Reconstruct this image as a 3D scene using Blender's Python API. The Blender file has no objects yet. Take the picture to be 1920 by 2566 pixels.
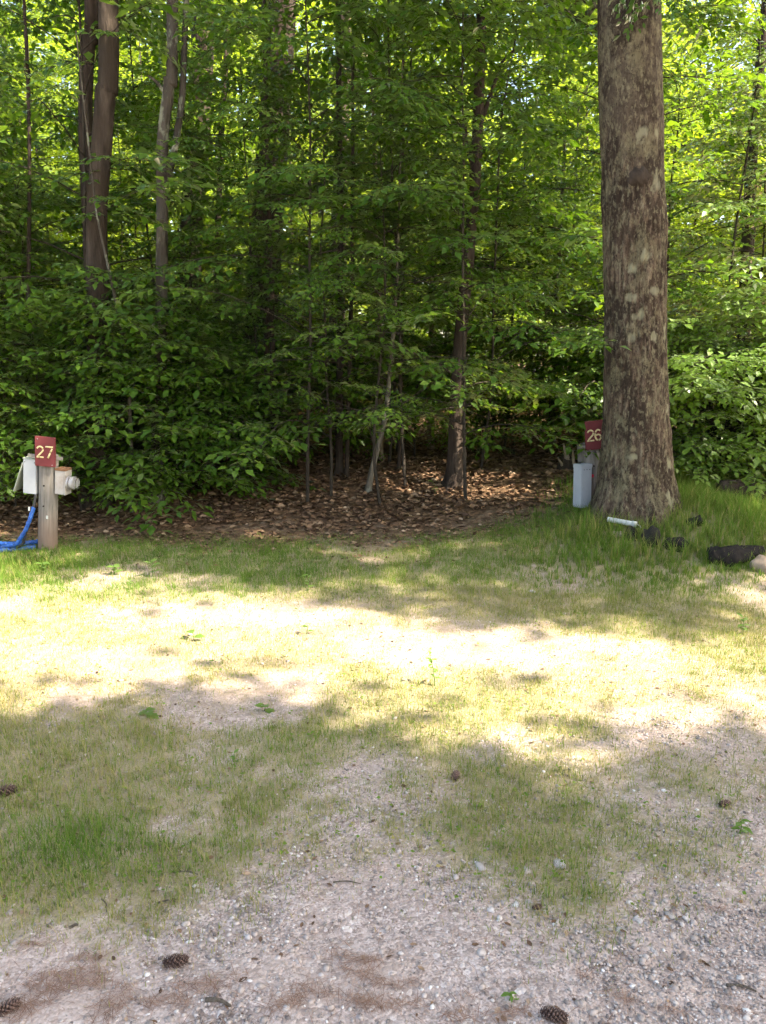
import bpy, bmesh, math
import numpy as np
from mathutils import Vector, Matrix

# ------------------------------------------------------------------ camera, sky, sun, exposure
scene = bpy.context.scene
COL = scene.collection
PITCH = math.radians(11.6)
FPX = 1926.0                      # focal length in pixels of the 1920 x 2566 photograph
CAM_H = 1.6
cd = bpy.data.cameras.new("camera")
cd.sensor_fit = 'VERTICAL'; cd.sensor_height = 24.0; cd.lens = 24.0 * FPX / 2566.0
cd.clip_start = 0.05; cd.clip_end = 1000.0
cam = bpy.data.objects.new("camera", cd); COL.objects.link(cam)
cam.location = (0, 0, CAM_H); cam.rotation_euler = (math.pi / 2 - PITCH, 0, 0)
scene.camera = cam

SUN_EL, SUN_AZ = math.radians(47), math.radians(-25)       # azimuth from +X towards +Y
S = np.array([math.cos(SUN_EL) * math.cos(SUN_AZ), math.cos(SUN_EL) * math.sin(SUN_AZ), math.sin(SUN_EL)])
world = bpy.data.worlds.new("World"); scene.world = world; world.use_nodes = True
wn = world.node_tree; wn.nodes.clear()
sky = wn.nodes.new("ShaderNodeTexSky"); sky.sky_type = 'NISHITA'; sky.sun_disc = False
sky.sun_elevation = SUN_EL; sky.sun_rotation = math.pi / 2 - SUN_AZ
sky.air_density = 1.0; sky.dust_density = 2.5; sky.ozone_density = 1.0
bg = wn.nodes.new("ShaderNodeBackground"); bg.inputs[1].default_value = 0.15
wo = wn.nodes.new("ShaderNodeOutputWorld")
wn.links.new(sky.outputs[0], bg.inputs[0]); wn.links.new(bg.outputs[0], wo.inputs[0])
sl = bpy.data.lights.new("sun", 'SUN'); sl.energy = 5.0; sl.angle = math.radians(0.53); sl.color = (1.0, 0.95, 0.86)
so = bpy.data.objects.new("sun", sl); COL.objects.link(so)
so.rotation_euler = Vector(-S).to_track_quat('-Z', 'Y').to_euler()
so.location = Vector(S) * 40
scene.view_settings.view_transform = 'Standard'; scene.view_settings.look = 'None'
scene.view_settings.gamma = 1.0; scene.view_settings.exposure = 2.42
scene.view_settings.use_white_balance = True; scene.view_settings.white_balance_temperature = 7400; scene.view_settings.white_balance_tint = 10
scene.cycles.max_bounces = 6; scene.cycles.diffuse_bounces = 3; scene.cycles.transmission_bounces = 5
scene.cycles.use_adaptive_sampling = True; scene.cycles.adaptive_threshold = 0.03
scene.cycles.transparent_max_bounces = 4; scene.cycles.glossy_bounces = 2
scene.cycles.use_denoising = True

# ------------------------------------------------------------------ numeric helpers
RNG = np.random.default_rng(27)

def _hash(ix, iy, s):
    v = np.sin(ix * 127.1 + iy * 311.7 + s * 74.7) * 43758.5453
    return v - np.floor(v)

def vnoise(x, y, s=0):
    x = np.asarray(x, float); y = np.asarray(y, float)
    ix, iy = np.floor(x), np.floor(y); fx, fy = x - ix, y - iy
    fx = fx * fx * (3 - 2 * fx); fy = fy * fy * (3 - 2 * fy)
    a = _hash(ix, iy, s); b = _hash(ix + 1, iy, s); c = _hash(ix, iy + 1, s); d = _hash(ix + 1, iy + 1, s)
    return (a * (1 - fx) + b * fx) * (1 - fy) + (c * (1 - fx) + d * fx) * fy

def fbm(x, y, s=0, o=3):
    t, a, n = 0, 0.5, 0
    for k in range(o):
        t = t + a * vnoise(np.asarray(x) * 2 ** k + 17.3 * k, np.asarray(y) * 2 ** k - 9.1 * k, s + k); n += a; a *= 0.5
    return t / n

def sstep(a, b, x):
    t = np.clip((np.asarray(x, float) - a) / (b - a), 0, 1)
    return t * t * (3 - 2 * t)

def terrain(x, y):
    x = np.asarray(x, float); y = np.asarray(y, float)
    z = 0.30 * sstep(6.7, 9.6, y) + 0.03 * np.clip(y - 9.6, 0, 12)
    mound = 0.33 * np.exp(-((x - 2.5) / 1.25) ** 2) * sstep(4.9, 6.4, y) * (1 - sstep(7.0, 9.6, y))
    side = 0.10 * sstep(2.0, 4.0, x) * sstep(4.9, 6.2, y)
    z = z + mound + side
    z = z + 0.035 * (fbm(x * 0.9, y * 0.9, 3) - 0.5) * sstep(1.5, 4, y) + 0.03 * (fbm(x * 2.3, y * 2.3, 5) - 0.5)
    return z

def spot(u, v):
    """ground point seen at a place of the photograph"""
    a = (u - 960) / FPX; b = (v - 1283) / FPX
    d = np.array([a, math.cos(PITCH) - b * math.sin(PITCH), -math.sin(PITCH) - b * math.cos(PITCH)])
    t = 0.3
    for _ in range(4000):
        p = np.array([0, 0, CAM_H]) + d * t
        if p[2] <= float(terrain(p[0], p[1])) or t > 60: break
        t += 0.01
    return np.array([p[0], p[1], float(terrain(p[0], p[1]))])

def at(u, v, Y):
    """point at distance Y along the view's ground direction"""
    a = (u - 960) / FPX; b = (v - 1283) / FPX
    d = np.array([a, math.cos(PITCH) - b * math.sin(PITCH), -math.sin(PITCH) - b * math.cos(PITCH)])
    return np.array([0, 0, CAM_H]) + d * (Y / d[1])

def mesh_np(name, V, F, attrs=None, smooth=False):
    V = np.asarray(V, np.float32).reshape(-1, 3); F = np.asarray(F, np.int32); k = F.shape[1]
    me = bpy.data.meshes.new(name)
    me.vertices.add(len(V)); me.vertices.foreach_set('co', V.ravel())
    me.loops.add(F.size); me.loops.foreach_set('vertex_index', F.ravel())
    me.polygons.add(len(F)); me.polygons.foreach_set('loop_start', np.arange(len(F), dtype=np.int32) * k)
    if smooth: me.polygons.foreach_set('use_smooth', np.ones(len(F), bool))
    me.update(calc_edges=True)
    for n, a in (attrs or {}).items():
        at_ = me.attributes.new(n, 'FLOAT', 'POINT'); at_.data.foreach_set('value', np.asarray(a, np.float32))
    return me

def obj(name, me, mat, parent=None, loc=None, rotz=None):
    o = bpy.data.objects.new(name, me); COL.objects.link(o)
    if mat is not None and me is not None and len(me.materials) == 0: me.materials.append(mat)
    if parent is not None: o.parent = parent
    if loc is not None: o.location = loc
    if rotz is not None: o.rotation_euler = (0, 0, rotz)
    return o

def tag(o, label=None, cat=None, group=None, kind=None):
    if label: o['label'] = label
    if cat: o['category'] = cat
    if group: o['group'] = group
    if kind: o['kind'] = kind
    return o

def thing(name, label, cat, loc=(0, 0, 0), rotz=0, group=None):
    o = bpy.data.objects.new(name, None); COL.objects.link(o)
    o.empty_display_size = 0.1; o.location = loc; o.rotation_euler = (0, 0, rotz)
    return tag(o, label, cat, group)

def dup(root, loc, rotz, scale=1.0, label=None, group=None):
    r = root.copy(); COL.objects.link(r); r.location = loc; r.rotation_euler = (0, 0, rotz); r.scale = (scale,) * 3
    if label: r['label'] = label
    if group: r['group'] = group
    for ch in list(root.children):
        c = ch.copy(); COL.objects.link(c); c.parent = r
        for g in ch.children:
            d = g.copy(); COL.objects.link(d); d.parent = c
    return r

class Acc:
    def __init__(s): s.V, s.F, s.A, s.n = [], [], [], 0
    def add(s, V, F, a=None):
        V = np.asarray(V, float).reshape(-1, 3); F = np.asarray(F, int)
        if F.shape[1] == 4: F = np.concatenate([F[:, [0, 1, 2]], F[:, [0, 2, 3]]])
        s.V.append(V); s.F.append(F + s.n); s.n += len(V)
        s.A.append(np.zeros(len(V)) if a is None else np.broadcast_to(np.asarray(a, float), (len(V),)))
        return s
    def get(s): return np.concatenate(s.V), np.concatenate(s.F), np.concatenate(s.A)
    def mesh(s, name, smooth=False, attr='rnd'):
        V, F, A = s.get(); return mesh_np(name, V, F, {attr: A}, smooth)

def norm(v): return v / np.maximum(np.linalg.norm(v, axis=-1, keepdims=True), 1e-9)

def frames(d, n):
    """rotation matrices with columns X = d, Z about n"""
    X = norm(d); Y = norm(np.cross(n, X)); Z = np.cross(X, Y)
    return np.stack([X, Y, Z], axis=-1)

def stamp(tv, tf, R, T, sc=None):
    m = len(T); n = len(tv)
    W = np.einsum('mij,nj->mni', R, tv)
    if sc is not None: W = W * np.asarray(sc)[:, None, None]
    W = W + T[:, None, :]
    F = (tf[None] + (np.arange(m) * n)[:, None, None]).reshape(-1, tf.shape[1])
    return W.reshape(-1, 3), F

def tube(P, r, k=6, cap=True, ref=None):
    P = np.asarray(P, float); n = len(P); r = np.broadcast_to(np.asarray(r, float), (n,))
    T = norm(np.gradient(P, axis=0))
    ref = np.array([0.13, 0.97, 0.2]) if ref is None else np.asarray(ref, float)
    if abs(T[0] @ norm(ref)) > 0.92: ref = np.array([1.0, 0.1, 0.05])
    U = np.zeros_like(P); u = ref
    for i in range(n):
        u = u - T[i] * (u @ T[i]); u = u / np.linalg.norm(u); U[i] = u
    W = np.cross(T, U)
    a = np.arange(k) * 2 * math.pi / k
    V = P[:, None] + r[:, None, None] * (np.cos(a)[None, :, None] * U[:, None] + np.sin(a)[None, :, None] * W[:, None])
    V = V.reshape(-1, 3)
    i = np.arange(n - 1)[:, None] * k; j = np.arange(k)[None]; j2 = (j + 1) % k
    Q = np.stack([i + j, i + j2, i + k + j2, i + k + j], -1).reshape(-1, 4)
    F = np.concatenate([Q[:, [0, 1, 2]], Q[:, [0, 2, 3]]])
    if cap:
        V = np.concatenate([V, P[:1], P[-1:]]); c0, c1 = n * k, n * k + 1; jj = np.arange(k); j2 = (jj + 1) % k
        F = np.concatenate([F, np.stack([np.full(k, c0), j2, jj], -1), np.stack([np.full(k, c1), (n - 1) * k + jj, (n - 1) * k + j2], -1)])
    return V, F

def curve_pts(P, n):
    """smooth (Catmull-Rom) resampling of a control polyline"""
    P = np.asarray(P, float); Q = np.concatenate([2 * P[:1] - P[1:2], P, 2 * P[-1:] - P[-2:-1]])
    t = np.linspace(0, len(P) - 1 - 1e-6, n); i = t.astype(int); f = (t - i)[:, None]
    a, b, c, d = Q[i], Q[i + 1], Q[i + 2], Q[i + 3]
    return 0.5 * (2 * b + (c - a) * f + (2 * a - 5 * b + 4 * c - d) * f ** 2 + (3 * b - a - 3 * c + d) * f ** 3)

def bevel_box(name, sx, sy, sz, bev=0.004, center=(0, 0, 0), seg=2, rot=None):
    bm = bmesh.new(); bmesh.ops.create_cube(bm, size=1.0)
    bmesh.ops.scale(bm, vec=(sx, sy, sz), verts=bm.verts)
    if bev: bmesh.ops.bevel(bm, geom=bm.edges[:], offset=bev, segments=seg, affect='EDGES')
    if rot is not None: bmesh.ops.transform(bm, matrix=rot.to_4x4(), verts=bm.verts)
    bmesh.ops.translate(bm, vec=center, verts=bm.verts)
    me = bpy.data.meshes.new(name); bm.to_mesh(me); bm.free()
    return me

# ------------------------------------------------------------------ materials
def new_mat(name):
    m = bpy.data.materials.new(name); m.use_nodes = True; nt = m.node_tree; nt.nodes.clear()
    return m, nt

class NB:
    def __init__(s, nt): s.nt = nt
    def n(s, t, **kw):
        x = s.nt.nodes.new(t)
        for k, v in kw.items(): setattr(x, k, v)
        return x
    def l(s, a, b): s.nt.links.new(a, b)
    def val(s, sock, v):
        if isinstance(v, bpy.types.NodeSocket): s.l(v, sock)
        else: sock.default_value = v
    def attr(s, name): return s.n("ShaderNodeAttribute", attribute_name=name).outputs['Fac']
    def noise(s, scale, detail=4, rough=0.6, vec=None, dim='3D'):
        x = s.n("ShaderNodeTexNoise"); x.inputs['Scale'].default_value = scale; x.inputs['Detail'].default_value = detail
        x.inputs['Roughness'].default_value = rough
        if vec is not None: s.l(vec, x.inputs['Vector'])
        return x.outputs['Fac']
    def voro(s, scale, vec=None, feature='F1'):
        x = s.n("ShaderNodeTexVoronoi", feature=feature); x.inputs['Scale'].default_value = scale
        if vec is not None: s.l(vec, x.inputs['Vector'])
        return x
    def math(s, op, a, b=0.0, clamp=False):
        x = s.n("ShaderNodeMath", operation=op, use_clamp=clamp); s.val(x.inputs[0], a); s.val(x.inputs[1], b); return x.outputs[0]
    def rng(s, v, a, b, c=0.0, d=1.0):
        x = s.n("ShaderNodeMapRange"); s.val(x.inputs[0], v)
        for i, q in enumerate((a, b, c, d)): x.inputs[i + 1].default_value = q
        return x.outputs[0]
    def mix(s, f, a, b, mode='MIX'):
        x = s.n("ShaderNodeMix", data_type='RGBA', blend_type=mode); s.val(x.inputs[0], f)
        for i, c in ((6, a), (7, b)):
            if isinstance(c, bpy.types.NodeSocket): s.l(c, x.inputs[i])
            else: x.inputs[i].default_value = (*c, 1) if len(c) == 3 else c
        return x.outputs[2]
    def ramp(s, f, stops):
        x = s.n("ShaderNodeValToRGB"); s.val(x.inputs[0], f); e = x.color_ramp.elements
        while len(e) < len(stops): e.new(0.5)
        for q, (p, c) in zip(e, stops): q.position = p; q.color = (*c, 1)
        return x.outputs[0]
    def coord(s, which='Object'): return s.n("ShaderNodeTexCoord").outputs[which]
    def mapping(s, vec, scale):
        x = s.n("ShaderNodeMapping"); s.l(vec, x.inputs[0]); x.inputs['Scale'].default_value = scale; return x.outputs[0]
    def bump(s, h, strength=0.4, dist=0.01):
        x = s.n("ShaderNodeBump"); s.l(h, x.inputs['Height']); x.inputs['Strength'].default_value = strength
        x.inputs['Distance'].default_value = dist; return x.outputs[0]
    def principled(s, col, rough=0.8, normal=None, metal=0.0, spec=0.3, extra=None):
        p = s.n("ShaderNodeBsdfPrincipled")
        if isinstance(col, bpy.types.NodeSocket): s.l(col, p.inputs['Base Color'])
        else: p.inputs['Base Color'].default_value = (*col, 1)
        s.val(p.inputs['Roughness'], rough); s.val(p.inputs['Metallic'], metal)
        p.inputs['Specular IOR Level'].default_value = spec
        if normal is not None: s.l(normal, p.inputs['Normal'])
        for k, v in (extra or {}).items(): p.inputs[k].default_value = v
        return p.outputs[0]
    def out(s, sh):
        o = s.n("ShaderNodeOutputMaterial"); s.l(sh, o.inputs[0])

def leaf_material(name, c0, c1, t0, t1, trans=0.45, gloss=0.2, rough=0.4):
    m, nt = new_mat(name); b = NB(nt)
    r = b.attr('rnd'); oi = b.n("ShaderNodeObjectInfo").outputs['Random']
    f = b.math('ADD', b.math('MULTIPLY', r, 0.7), b.math('MULTIPLY', oi, 0.3))
    c = b.mix(f, c0, c1); t = b.mix(f, t0, t1)
    d = b.n("ShaderNodeBsdfDiffuse"); b.l(c, d.inputs[0])
    tr = b.n("ShaderNodeBsdfTranslucent"); b.l(t, tr.inputs[0])
    mx = b.n("ShaderNodeMixShader"); mx.inputs[0].default_value = trans; b.l(d.outputs[0], mx.inputs[1]); b.l(tr.outputs[0], mx.inputs[2])
    g = b.n("ShaderNodeBsdfGlossy"); g.inputs['Roughness'].default_value = rough; g.inputs[0].default_value = (1, 1, 1, 1)
    lw = b.n("ShaderNodeFresnel"); lw.inputs[0].default_value = 1.42
    mx2 = b.n("ShaderNodeMixShader"); b.l(b.math('MULTIPLY', lw.outputs[0], gloss * 2.0, True), mx2.inputs[0])
    b.l(mx.outputs[0], mx2.inputs[1]); b.l(g.outputs[0], mx2.inputs[2]); b.out(mx2.outputs[0])
    return m

M = {}
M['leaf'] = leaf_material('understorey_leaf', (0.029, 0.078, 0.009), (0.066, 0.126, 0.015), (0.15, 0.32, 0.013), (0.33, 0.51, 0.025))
M['leaf_far_sunlit'] = leaf_material('sunlit_far_leaf', (0.085, 0.155, 0.016), (0.135, 0.20, 0.024), (0.38, 0.56, 0.022), (0.54, 0.64, 0.05), trans=0.52)  # lighter, yellower copy of the understorey leaf; sunlight put into the colour
M['leaf_shrub_sunlit'] = leaf_material('sunlit_shrub_leaf', (0.10, 0.19, 0.03), (0.15, 0.24, 0.05), (0.34, 0.54, 0.035), (0.46, 0.62, 0.07), gloss=0.45, rough=0.35, trans=0.48)  # pale shrub green; on right-hand saplings and bushes it stands in for sunlight
M['leaf_canopy'] = leaf_material('canopy_leaf', (0.035, 0.085, 0.016), (0.06, 0.12, 0.022), (0.08, 0.2, 0.015), (0.14, 0.28, 0.02), trans=0.35)

def grass_material():
    m, nt = new_mat('grass_blades'); b = NB(nt)
    c = b.ramp(b.attr('rnd'), [(0.0, (0.048, 0.125, 0.016)), (0.4, (0.10, 0.185, 0.03)), (0.62, (0.18, 0.205, 0.055)), (0.8, (0.30, 0.25, 0.10)), (1.0, (0.40, 0.31, 0.16))])
    d = b.n("ShaderNodeBsdfDiffuse"); b.l(c, d.inputs[0])
    tr = b.n("ShaderNodeBsdfTranslucent"); b.l(b.mix(0.5, c, (0.3, 0.4, 0.06)), tr.inputs[0])
    mx = b.n("ShaderNodeMixShader"); mx.inputs[0].default_value = 0.3; b.l(d.outputs[0], mx.inputs[1]); b.l(tr.outputs[0], mx.inputs[2])
    b.out(mx.outputs[0]); return m
M['grass'] = grass_material()

def bark_material(name, c0, c1, c2, vs=14, lichen=0.0, lc=(0.34, 0.36, 0.27)):
    m, nt = new_mat(name); b = NB(nt); co = b.coord()
    st = b.mapping(co, (vs, vs, vs * 0.18))
    n1 = b.noise(1.0, 6, 0.65, st); n2 = b.noise(3.0, 4, 0.6, co)
    c = b.ramp(n1, [(0.3, c0), (0.5, c1), (0.72, c2)])
    c = b.mix(b.rng(n2, 0.4, 0.7), c, c1)
    if lichen:
        n3 = b.noise(5.5, 5, 0.7, b.mapping(co, (1, 1, 0.6)))
        c = b.mix(b.rng(n3, 0.62 - lichen * 0.12, 0.68 - lichen * 0.12, 0, 0.8), c, lc)
    b.out(b.principled(c, 0.92, b.bump(n1, 1.0, 0.04), spec=0.15)); return m
M['bark_brown'] = bark_material('brown_bark', (0.018, 0.013, 0.010), (0.042, 0.032, 0.024), (0.085, 0.066, 0.052))
M['bark_grey'] = bark_material('grey_bark', (0.026, 0.022, 0.018), (0.062, 0.053, 0.042), (0.115, 0.10, 0.082), lichen=0.6, lc=(0.2, 0.21, 0.15))
M['bark_dark'] = bark_material('dark_bark', (0.015, 0.011, 0.009), (0.045, 0.033, 0.026), (0.09, 0.07, 0.055))
M['bark_pale'] = bark_material('pale_bark', (0.05, 0.043, 0.033), (0.11, 0.095, 0.075), (0.19, 0.17, 0.135), vs=30, lichen=0.7, lc=(0.22, 0.22, 0.17))
M['twig'] = bark_material('twig_bark', (0.025, 0.02, 0.016), (0.05, 0.041, 0.032), (0.085, 0.07, 0.055), vs=40)
M['stick'] = bark_material('stick_bark', (0.07, 0.055, 0.042), (0.14, 0.115, 0.09), (0.22, 0.19, 0.155), vs=60)
M['deadwood'] = bark_material('dead_wood', (0.16, 0.12, 0.08), (0.30, 0.24, 0.17), (0.45, 0.37, 0.28), vs=40)

def oak_bark():
    m, nt = new_mat('oak_bark'); b = NB(nt); co = b.coord()
    v = b.attr('height'); lich = b.attr('lichen')
    ridge = b.attr('ridge')
    fine = b.noise(60, 4, 0.65, b.mapping(co, (1, 1, 0.35)))
    furrow = b.noise(34, 6, 0.75, b.mapping(co, (1, 1, 0.24)))
    base = b.ramp(b.math('ADD', b.math('MULTIPLY', ridge, 0.22), b.math('MULTIPLY', furrow, 0.78)),
                  [(0.30, (0.030, 0.020, 0.014)), (0.44, (0.090, 0.066, 0.048)), (0.56, (0.16, 0.125, 0.092)), (0.68, (0.28, 0.24, 0.175))])
    smooth = b.ramp(fine, [(0.3, (0.065, 0.052, 0.040)), (0.6, (0.125, 0.105, 0.078)), (0.8, (0.19, 0.175, 0.125))])
    c = b.mix(b.rng(v, 2.3, 3.3), base, smooth)
    moss = b.noise(4.2, 7, 0.75, b.mapping(co, (1, 1, 0.6)))
    c = b.mix(b.rng(moss, 0.46, 0.54, 0, 0.85), c, (0.034, 0.025, 0.019))
    c = b.mix(b.rng(b.noise(7, 6, 0.75, b.mapping(co, (1, 1, 0.7))), 0.50, 0.62, 0, 0.6), c, (0.25, 0.235, 0.15))
    speck = b.noise(38, 3, 0.6, b.mapping(co, (1, 1, 0.5)))
    c = b.mix(b.rng(speck, 0.54, 0.64, 0, 0.6), c, (0.27, 0.255, 0.17))
    c = b.mix(b.rng(b.noise(90, 3, 0.6, b.mapping(co, (1, 1, 0.45))), 0.56, 0.66, 0, 0.7), c, (0.03, 0.022, 0.016))
    lk = b.math('MULTIPLY', lich, b.math('ADD', 0.2, b.math('MULTIPLY', b.math('ADD', fine, speck), 0.85)))
    c = b.mix(b.rng(lk, 0.30, 0.80, 0, 0.8), c, b.mix(b.noise(9, 2, 0.5, co), (0.36, 0.37, 0.21), (0.27, 0.27, 0.23)))
    c = b.mix(1.0, c, (0.78, 0.74, 0.70), 'MULTIPLY')
    h = b.math('ADD', furrow, b.math('MULTIPLY', fine, 0.5))
    b.out(b.principled(c, 0.93, b.bump(h, 1.0, 0.03), spec=0.12)); return m
M['oak_bark'] = oak_bark()

def ground_material():
    m, nt = new_mat('ground_cover'); b = NB(nt); co = b.coord()
    big = b.noise(2.2, 5, 0.6, co); mid = b.noise(14, 5, 0.65, co); fine = b.noise(160, 3, 0.6, co)
    v1 = b.voro(75, co); v2 = b.voro(170, co)
    sep = b.n("ShaderNodeSeparateColor"); b.l(v1.outputs['Color'], sep.inputs[0])
    sep2 = b.n("ShaderNodeSeparateColor"); b.l(v2.outputs['Color'], sep2.inputs[0])
    g1 = b.ramp(sep.outputs[0], [(0.0, (0.17, 0.145, 0.13)), (0.45, (0.30, 0.262, 0.24)), (0.8, (0.40, 0.355, 0.33)), (1.0, (0.55, 0.52, 0.49))])
    g2 = b.ramp(sep2.outputs[1], [(0.0, (0.19, 0.155, 0.135)), (0.5, (0.33, 0.285, 0.26)), (1.0, (0.47, 0.42, 0.39))])
    gravel = b.mix(b.rng(mid, 0.42, 0.6), g2, g1)
    dust = b.mix(fine, (0.31, 0.255, 0.215), (0.42, 0.355, 0.31))
    gravel = b.mix(b.rng(big, 0.44, 0.68, 0, 0.62), gravel, dust)
    gravel = b.mix(1.0, gravel, (1.13, 1.05, 1.01), 'MULTIPLY')
    soil = b.mix(mid, (0.17, 0.125, 0.085), (0.30, 0.235, 0.17))
    soil = b.mix(b.math('MULTIPLY', fine, 0.5), soil, (0.36, 0.29, 0.21))
    th = b.mix(mid, (0.13, 0.115, 0.055), (0.27, 0.225, 0.125)); th = b.mix(b.rng(fine, 0.35, 0.7), th, (0.34, 0.285, 0.18))
    vl = b.voro(22, co); sl_ = b.n("ShaderNodeSeparateColor"); b.l(vl.outputs['Color'], sl_.inputs[0])
    lit = b.ramp(sl_.outputs[0], [(0.0, (0.05, 0.03, 0.018)), (0.5, (0.13, 0.075, 0.042)), (1.0, (0.25, 0.155, 0.09))])
    lit = b.mix(b.rng(mid, 0.3, 0.7, 0, 0.6), lit, (0.09, 0.055, 0.034))
    need = b.mix(b.noise(220, 3, 0.7, b.mapping(co, (1, 0.4, 1))), (0.15, 0.085, 0.06), (0.27, 0.17, 0.125))
    edge = b.math('MULTIPLY', b.math('SUBTRACT', b.math('ADD', b.math('MULTIPLY', mid, 0.6), b.math('MULTIPLY', fine, 0.4)), 0.5), 1.5)
    def mk(a, lo=0.35, hi=0.65): return b.rng(b.math('ADD', b.attr(a), edge), lo, hi)
    c = b.mix(mk('soil'), gravel, soil)
    c = b.mix(mk('thatch'), c, th)
    c = b.mix(mk('needle'), c, need)
    c = b.mix(mk('litter'), c, lit)
    h = b.math('SUBTRACT', b.math('MULTIPLY', fine, 0.5), b.math('ADD', b.math('MULTIPLY', v1.outputs['Distance'], 0.9), b.math('MULTIPLY', v2.outputs['Distance'], 0.5)))
    b.out(b.principled(c, 0.95, b.bump(h, 0.6, 0.008), spec=0.15)); return m
M['ground'] = ground_material()

def ramp_attr_mat(name, stops, rough=0.85, attr='rnd', bump_scale=None, trans=None, objrand=False, spec=0.25):
    m, nt = new_mat(name); b = NB(nt)
    f = b.n("ShaderNodeObjectInfo").outputs['Random'] if objrand else b.attr(attr)
    c = b.ramp(f, stops); nrm = None
    if bump_scale:
        co = b.coord(); n = b.noise(bump_scale, 4, 0.65, co); nrm = b.bump(n, 0.5, 0.01)
        c = b.mix(b.rng(n, 0.3, 0.7, 0.0, 0.45), c, b.mix(0.6, c, (0.05, 0.04, 0.03)))
    b.out(b.principled(c, rough, nrm, spec=spec)); return m
M['pebble'] = ramp_attr_mat('pebbles', [(0, (0.14, 0.115, 0.105)), (0.3, (0.28, 0.24, 0.215)), (0.6, (0.38, 0.32, 0.285)), (0.85, (0.47, 0.42, 0.385)), (1, (0.60, 0.57, 0.54))])
M['litter'] = ramp_attr_mat('dead_leaves', [(0, (0.06, 0.034, 0.02)), (0.35, (0.14, 0.08, 0.046)), (0.7, (0.24, 0.15, 0.09)), (1, (0.38, 0.27, 0.18))], 0.8)
M['needle'] = ramp_attr_mat('pine_needles', [(0, (0.13, 0.066, 0.044)), (0.5, (0.25, 0.145, 0.10)), (1, (0.38, 0.25, 0.18))], 0.8)
M['stone'] = ramp_attr_mat('stone', [(0, (0.36, 0.33, 0.30)), (0.5, (0.46, 0.41, 0.38)), (1, (0.56, 0.54, 0.52))], 0.9, bump_scale=70, objrand=True)
M['stone_tan'] = ramp_attr_mat('tan_stone', [(0, (0.26, 0.20, 0.15)), (1, (0.34, 0.27, 0.21))], 0.9, bump_scale=40, objrand=True)
M['stone_dark'] = ramp_attr_mat('dark_stone', [(0, (0.012, 0.012, 0.011)), (1, (0.024, 0.023, 0.02))], 0.95, bump_scale=30, objrand=True, spec=0.08)
M['char'] = ramp_attr_mat('charred_wood', [(0, (0.008, 0.0075, 0.0075)), (1, (0.014, 0.013, 0.013))], 0.95, bump_scale=35, objrand=True, spec=0.08)
M['cone'] = ramp_attr_mat('cone_scales', [(0, (0.055, 0.032, 0.026)), (0.6, (0.12, 0.075, 0.06)), (1, (0.22, 0.15, 0.12))], 0.7)
M['weed'] = leaf_material('weed_leaf', (0.09, 0.17, 0.03), (0.12, 0.2, 0.05), (0.2, 0.34, 0.05), (0.25, 0.38, 0.07))

def painted(name, col, rough=0.5, dirt=(0.2, 0.17, 0.13), amt=0.35, scale=9, metal=0.0, bump=0.15):
    m, nt = new_mat(name); b = NB(nt); co = b.coord()
    n = b.noise(scale, 6, 0.7, co); n2 = b.noise(scale * 9, 3, 0.6, co)
    c = b.mix(b.rng(n, 0.45, 0.75, 0, amt), col, dirt)
    c = b.mix(b.rng(n2, 0.55, 0.8, 0, amt * 0.6), c, dirt)
    b.out(b.principled(c, b.rng(n, 0.3, 0.7, rough, min(1, rough + 0.25)), b.bump(n2, bump, 0.003), metal=metal)); return m
M['sign_red'] = painted('sign_paint', (0.135, 0.026, 0.028), 0.75, (0.085, 0.03, 0.03), 0.5)
M['sign_yellow'] = painted('number_paint', (0.56, 0.47, 0.25), 0.8, (0.36, 0.2, 0.11), 0.45, 40)
M['box_grey'] = painted('grey_enamel', (0.35, 0.37, 0.39), 0.5, (0.22, 0.23, 0.25), 0.3)
M['box_white'] = painted('white_enamel', (0.33, 0.315, 0.30), 0.55, (0.22, 0.16, 0.12), 0.7)
M['lid'] = painted('pale_green_enamel', (0.27, 0.30, 0.25), 0.5, (0.2, 0.19, 0.15), 0.4)
M['rust'] = painted('rust', (0.15, 0.075, 0.04), 0.9, (0.24, 0.15, 0.095), 0.6, 25)
M['steel'] = painted('dull_steel', (0.45, 0.45, 0.46), 0.4, (0.25, 0.22, 0.2), 0.3, metal=0.8)
M['dial'] = painted('meter_dial', (0.55, 0.55, 0.56), 0.5, (0.3, 0.3, 0.3), 0.3, 40)
M['hole'] = painted('knot_hole', (0.025, 0.018, 0.013), 0.95, (0.01, 0.01, 0.01), 0.3)
M['red_tag'] = painted('red_plastic', (0.6, 0.03, 0.05), 0.5, (0.3, 0.02, 0.03), 0.2)
M['white_plastic'] = painted('white_plastic', (0.46, 0.49, 0.48), 0.45, (0.22, 0.22, 0.17), 0.6, 22)
M['blue_hose'] = painted('blue_vinyl', (0.010, 0.055, 0.24), 0.22, (0.05, 0.19, 0.48), 0.7, 55)
M['black_cord'] = painted('black_rubber', (0.02, 0.02, 0.022), 0.5, (0.05, 0.05, 0.05), 0.3)

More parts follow.
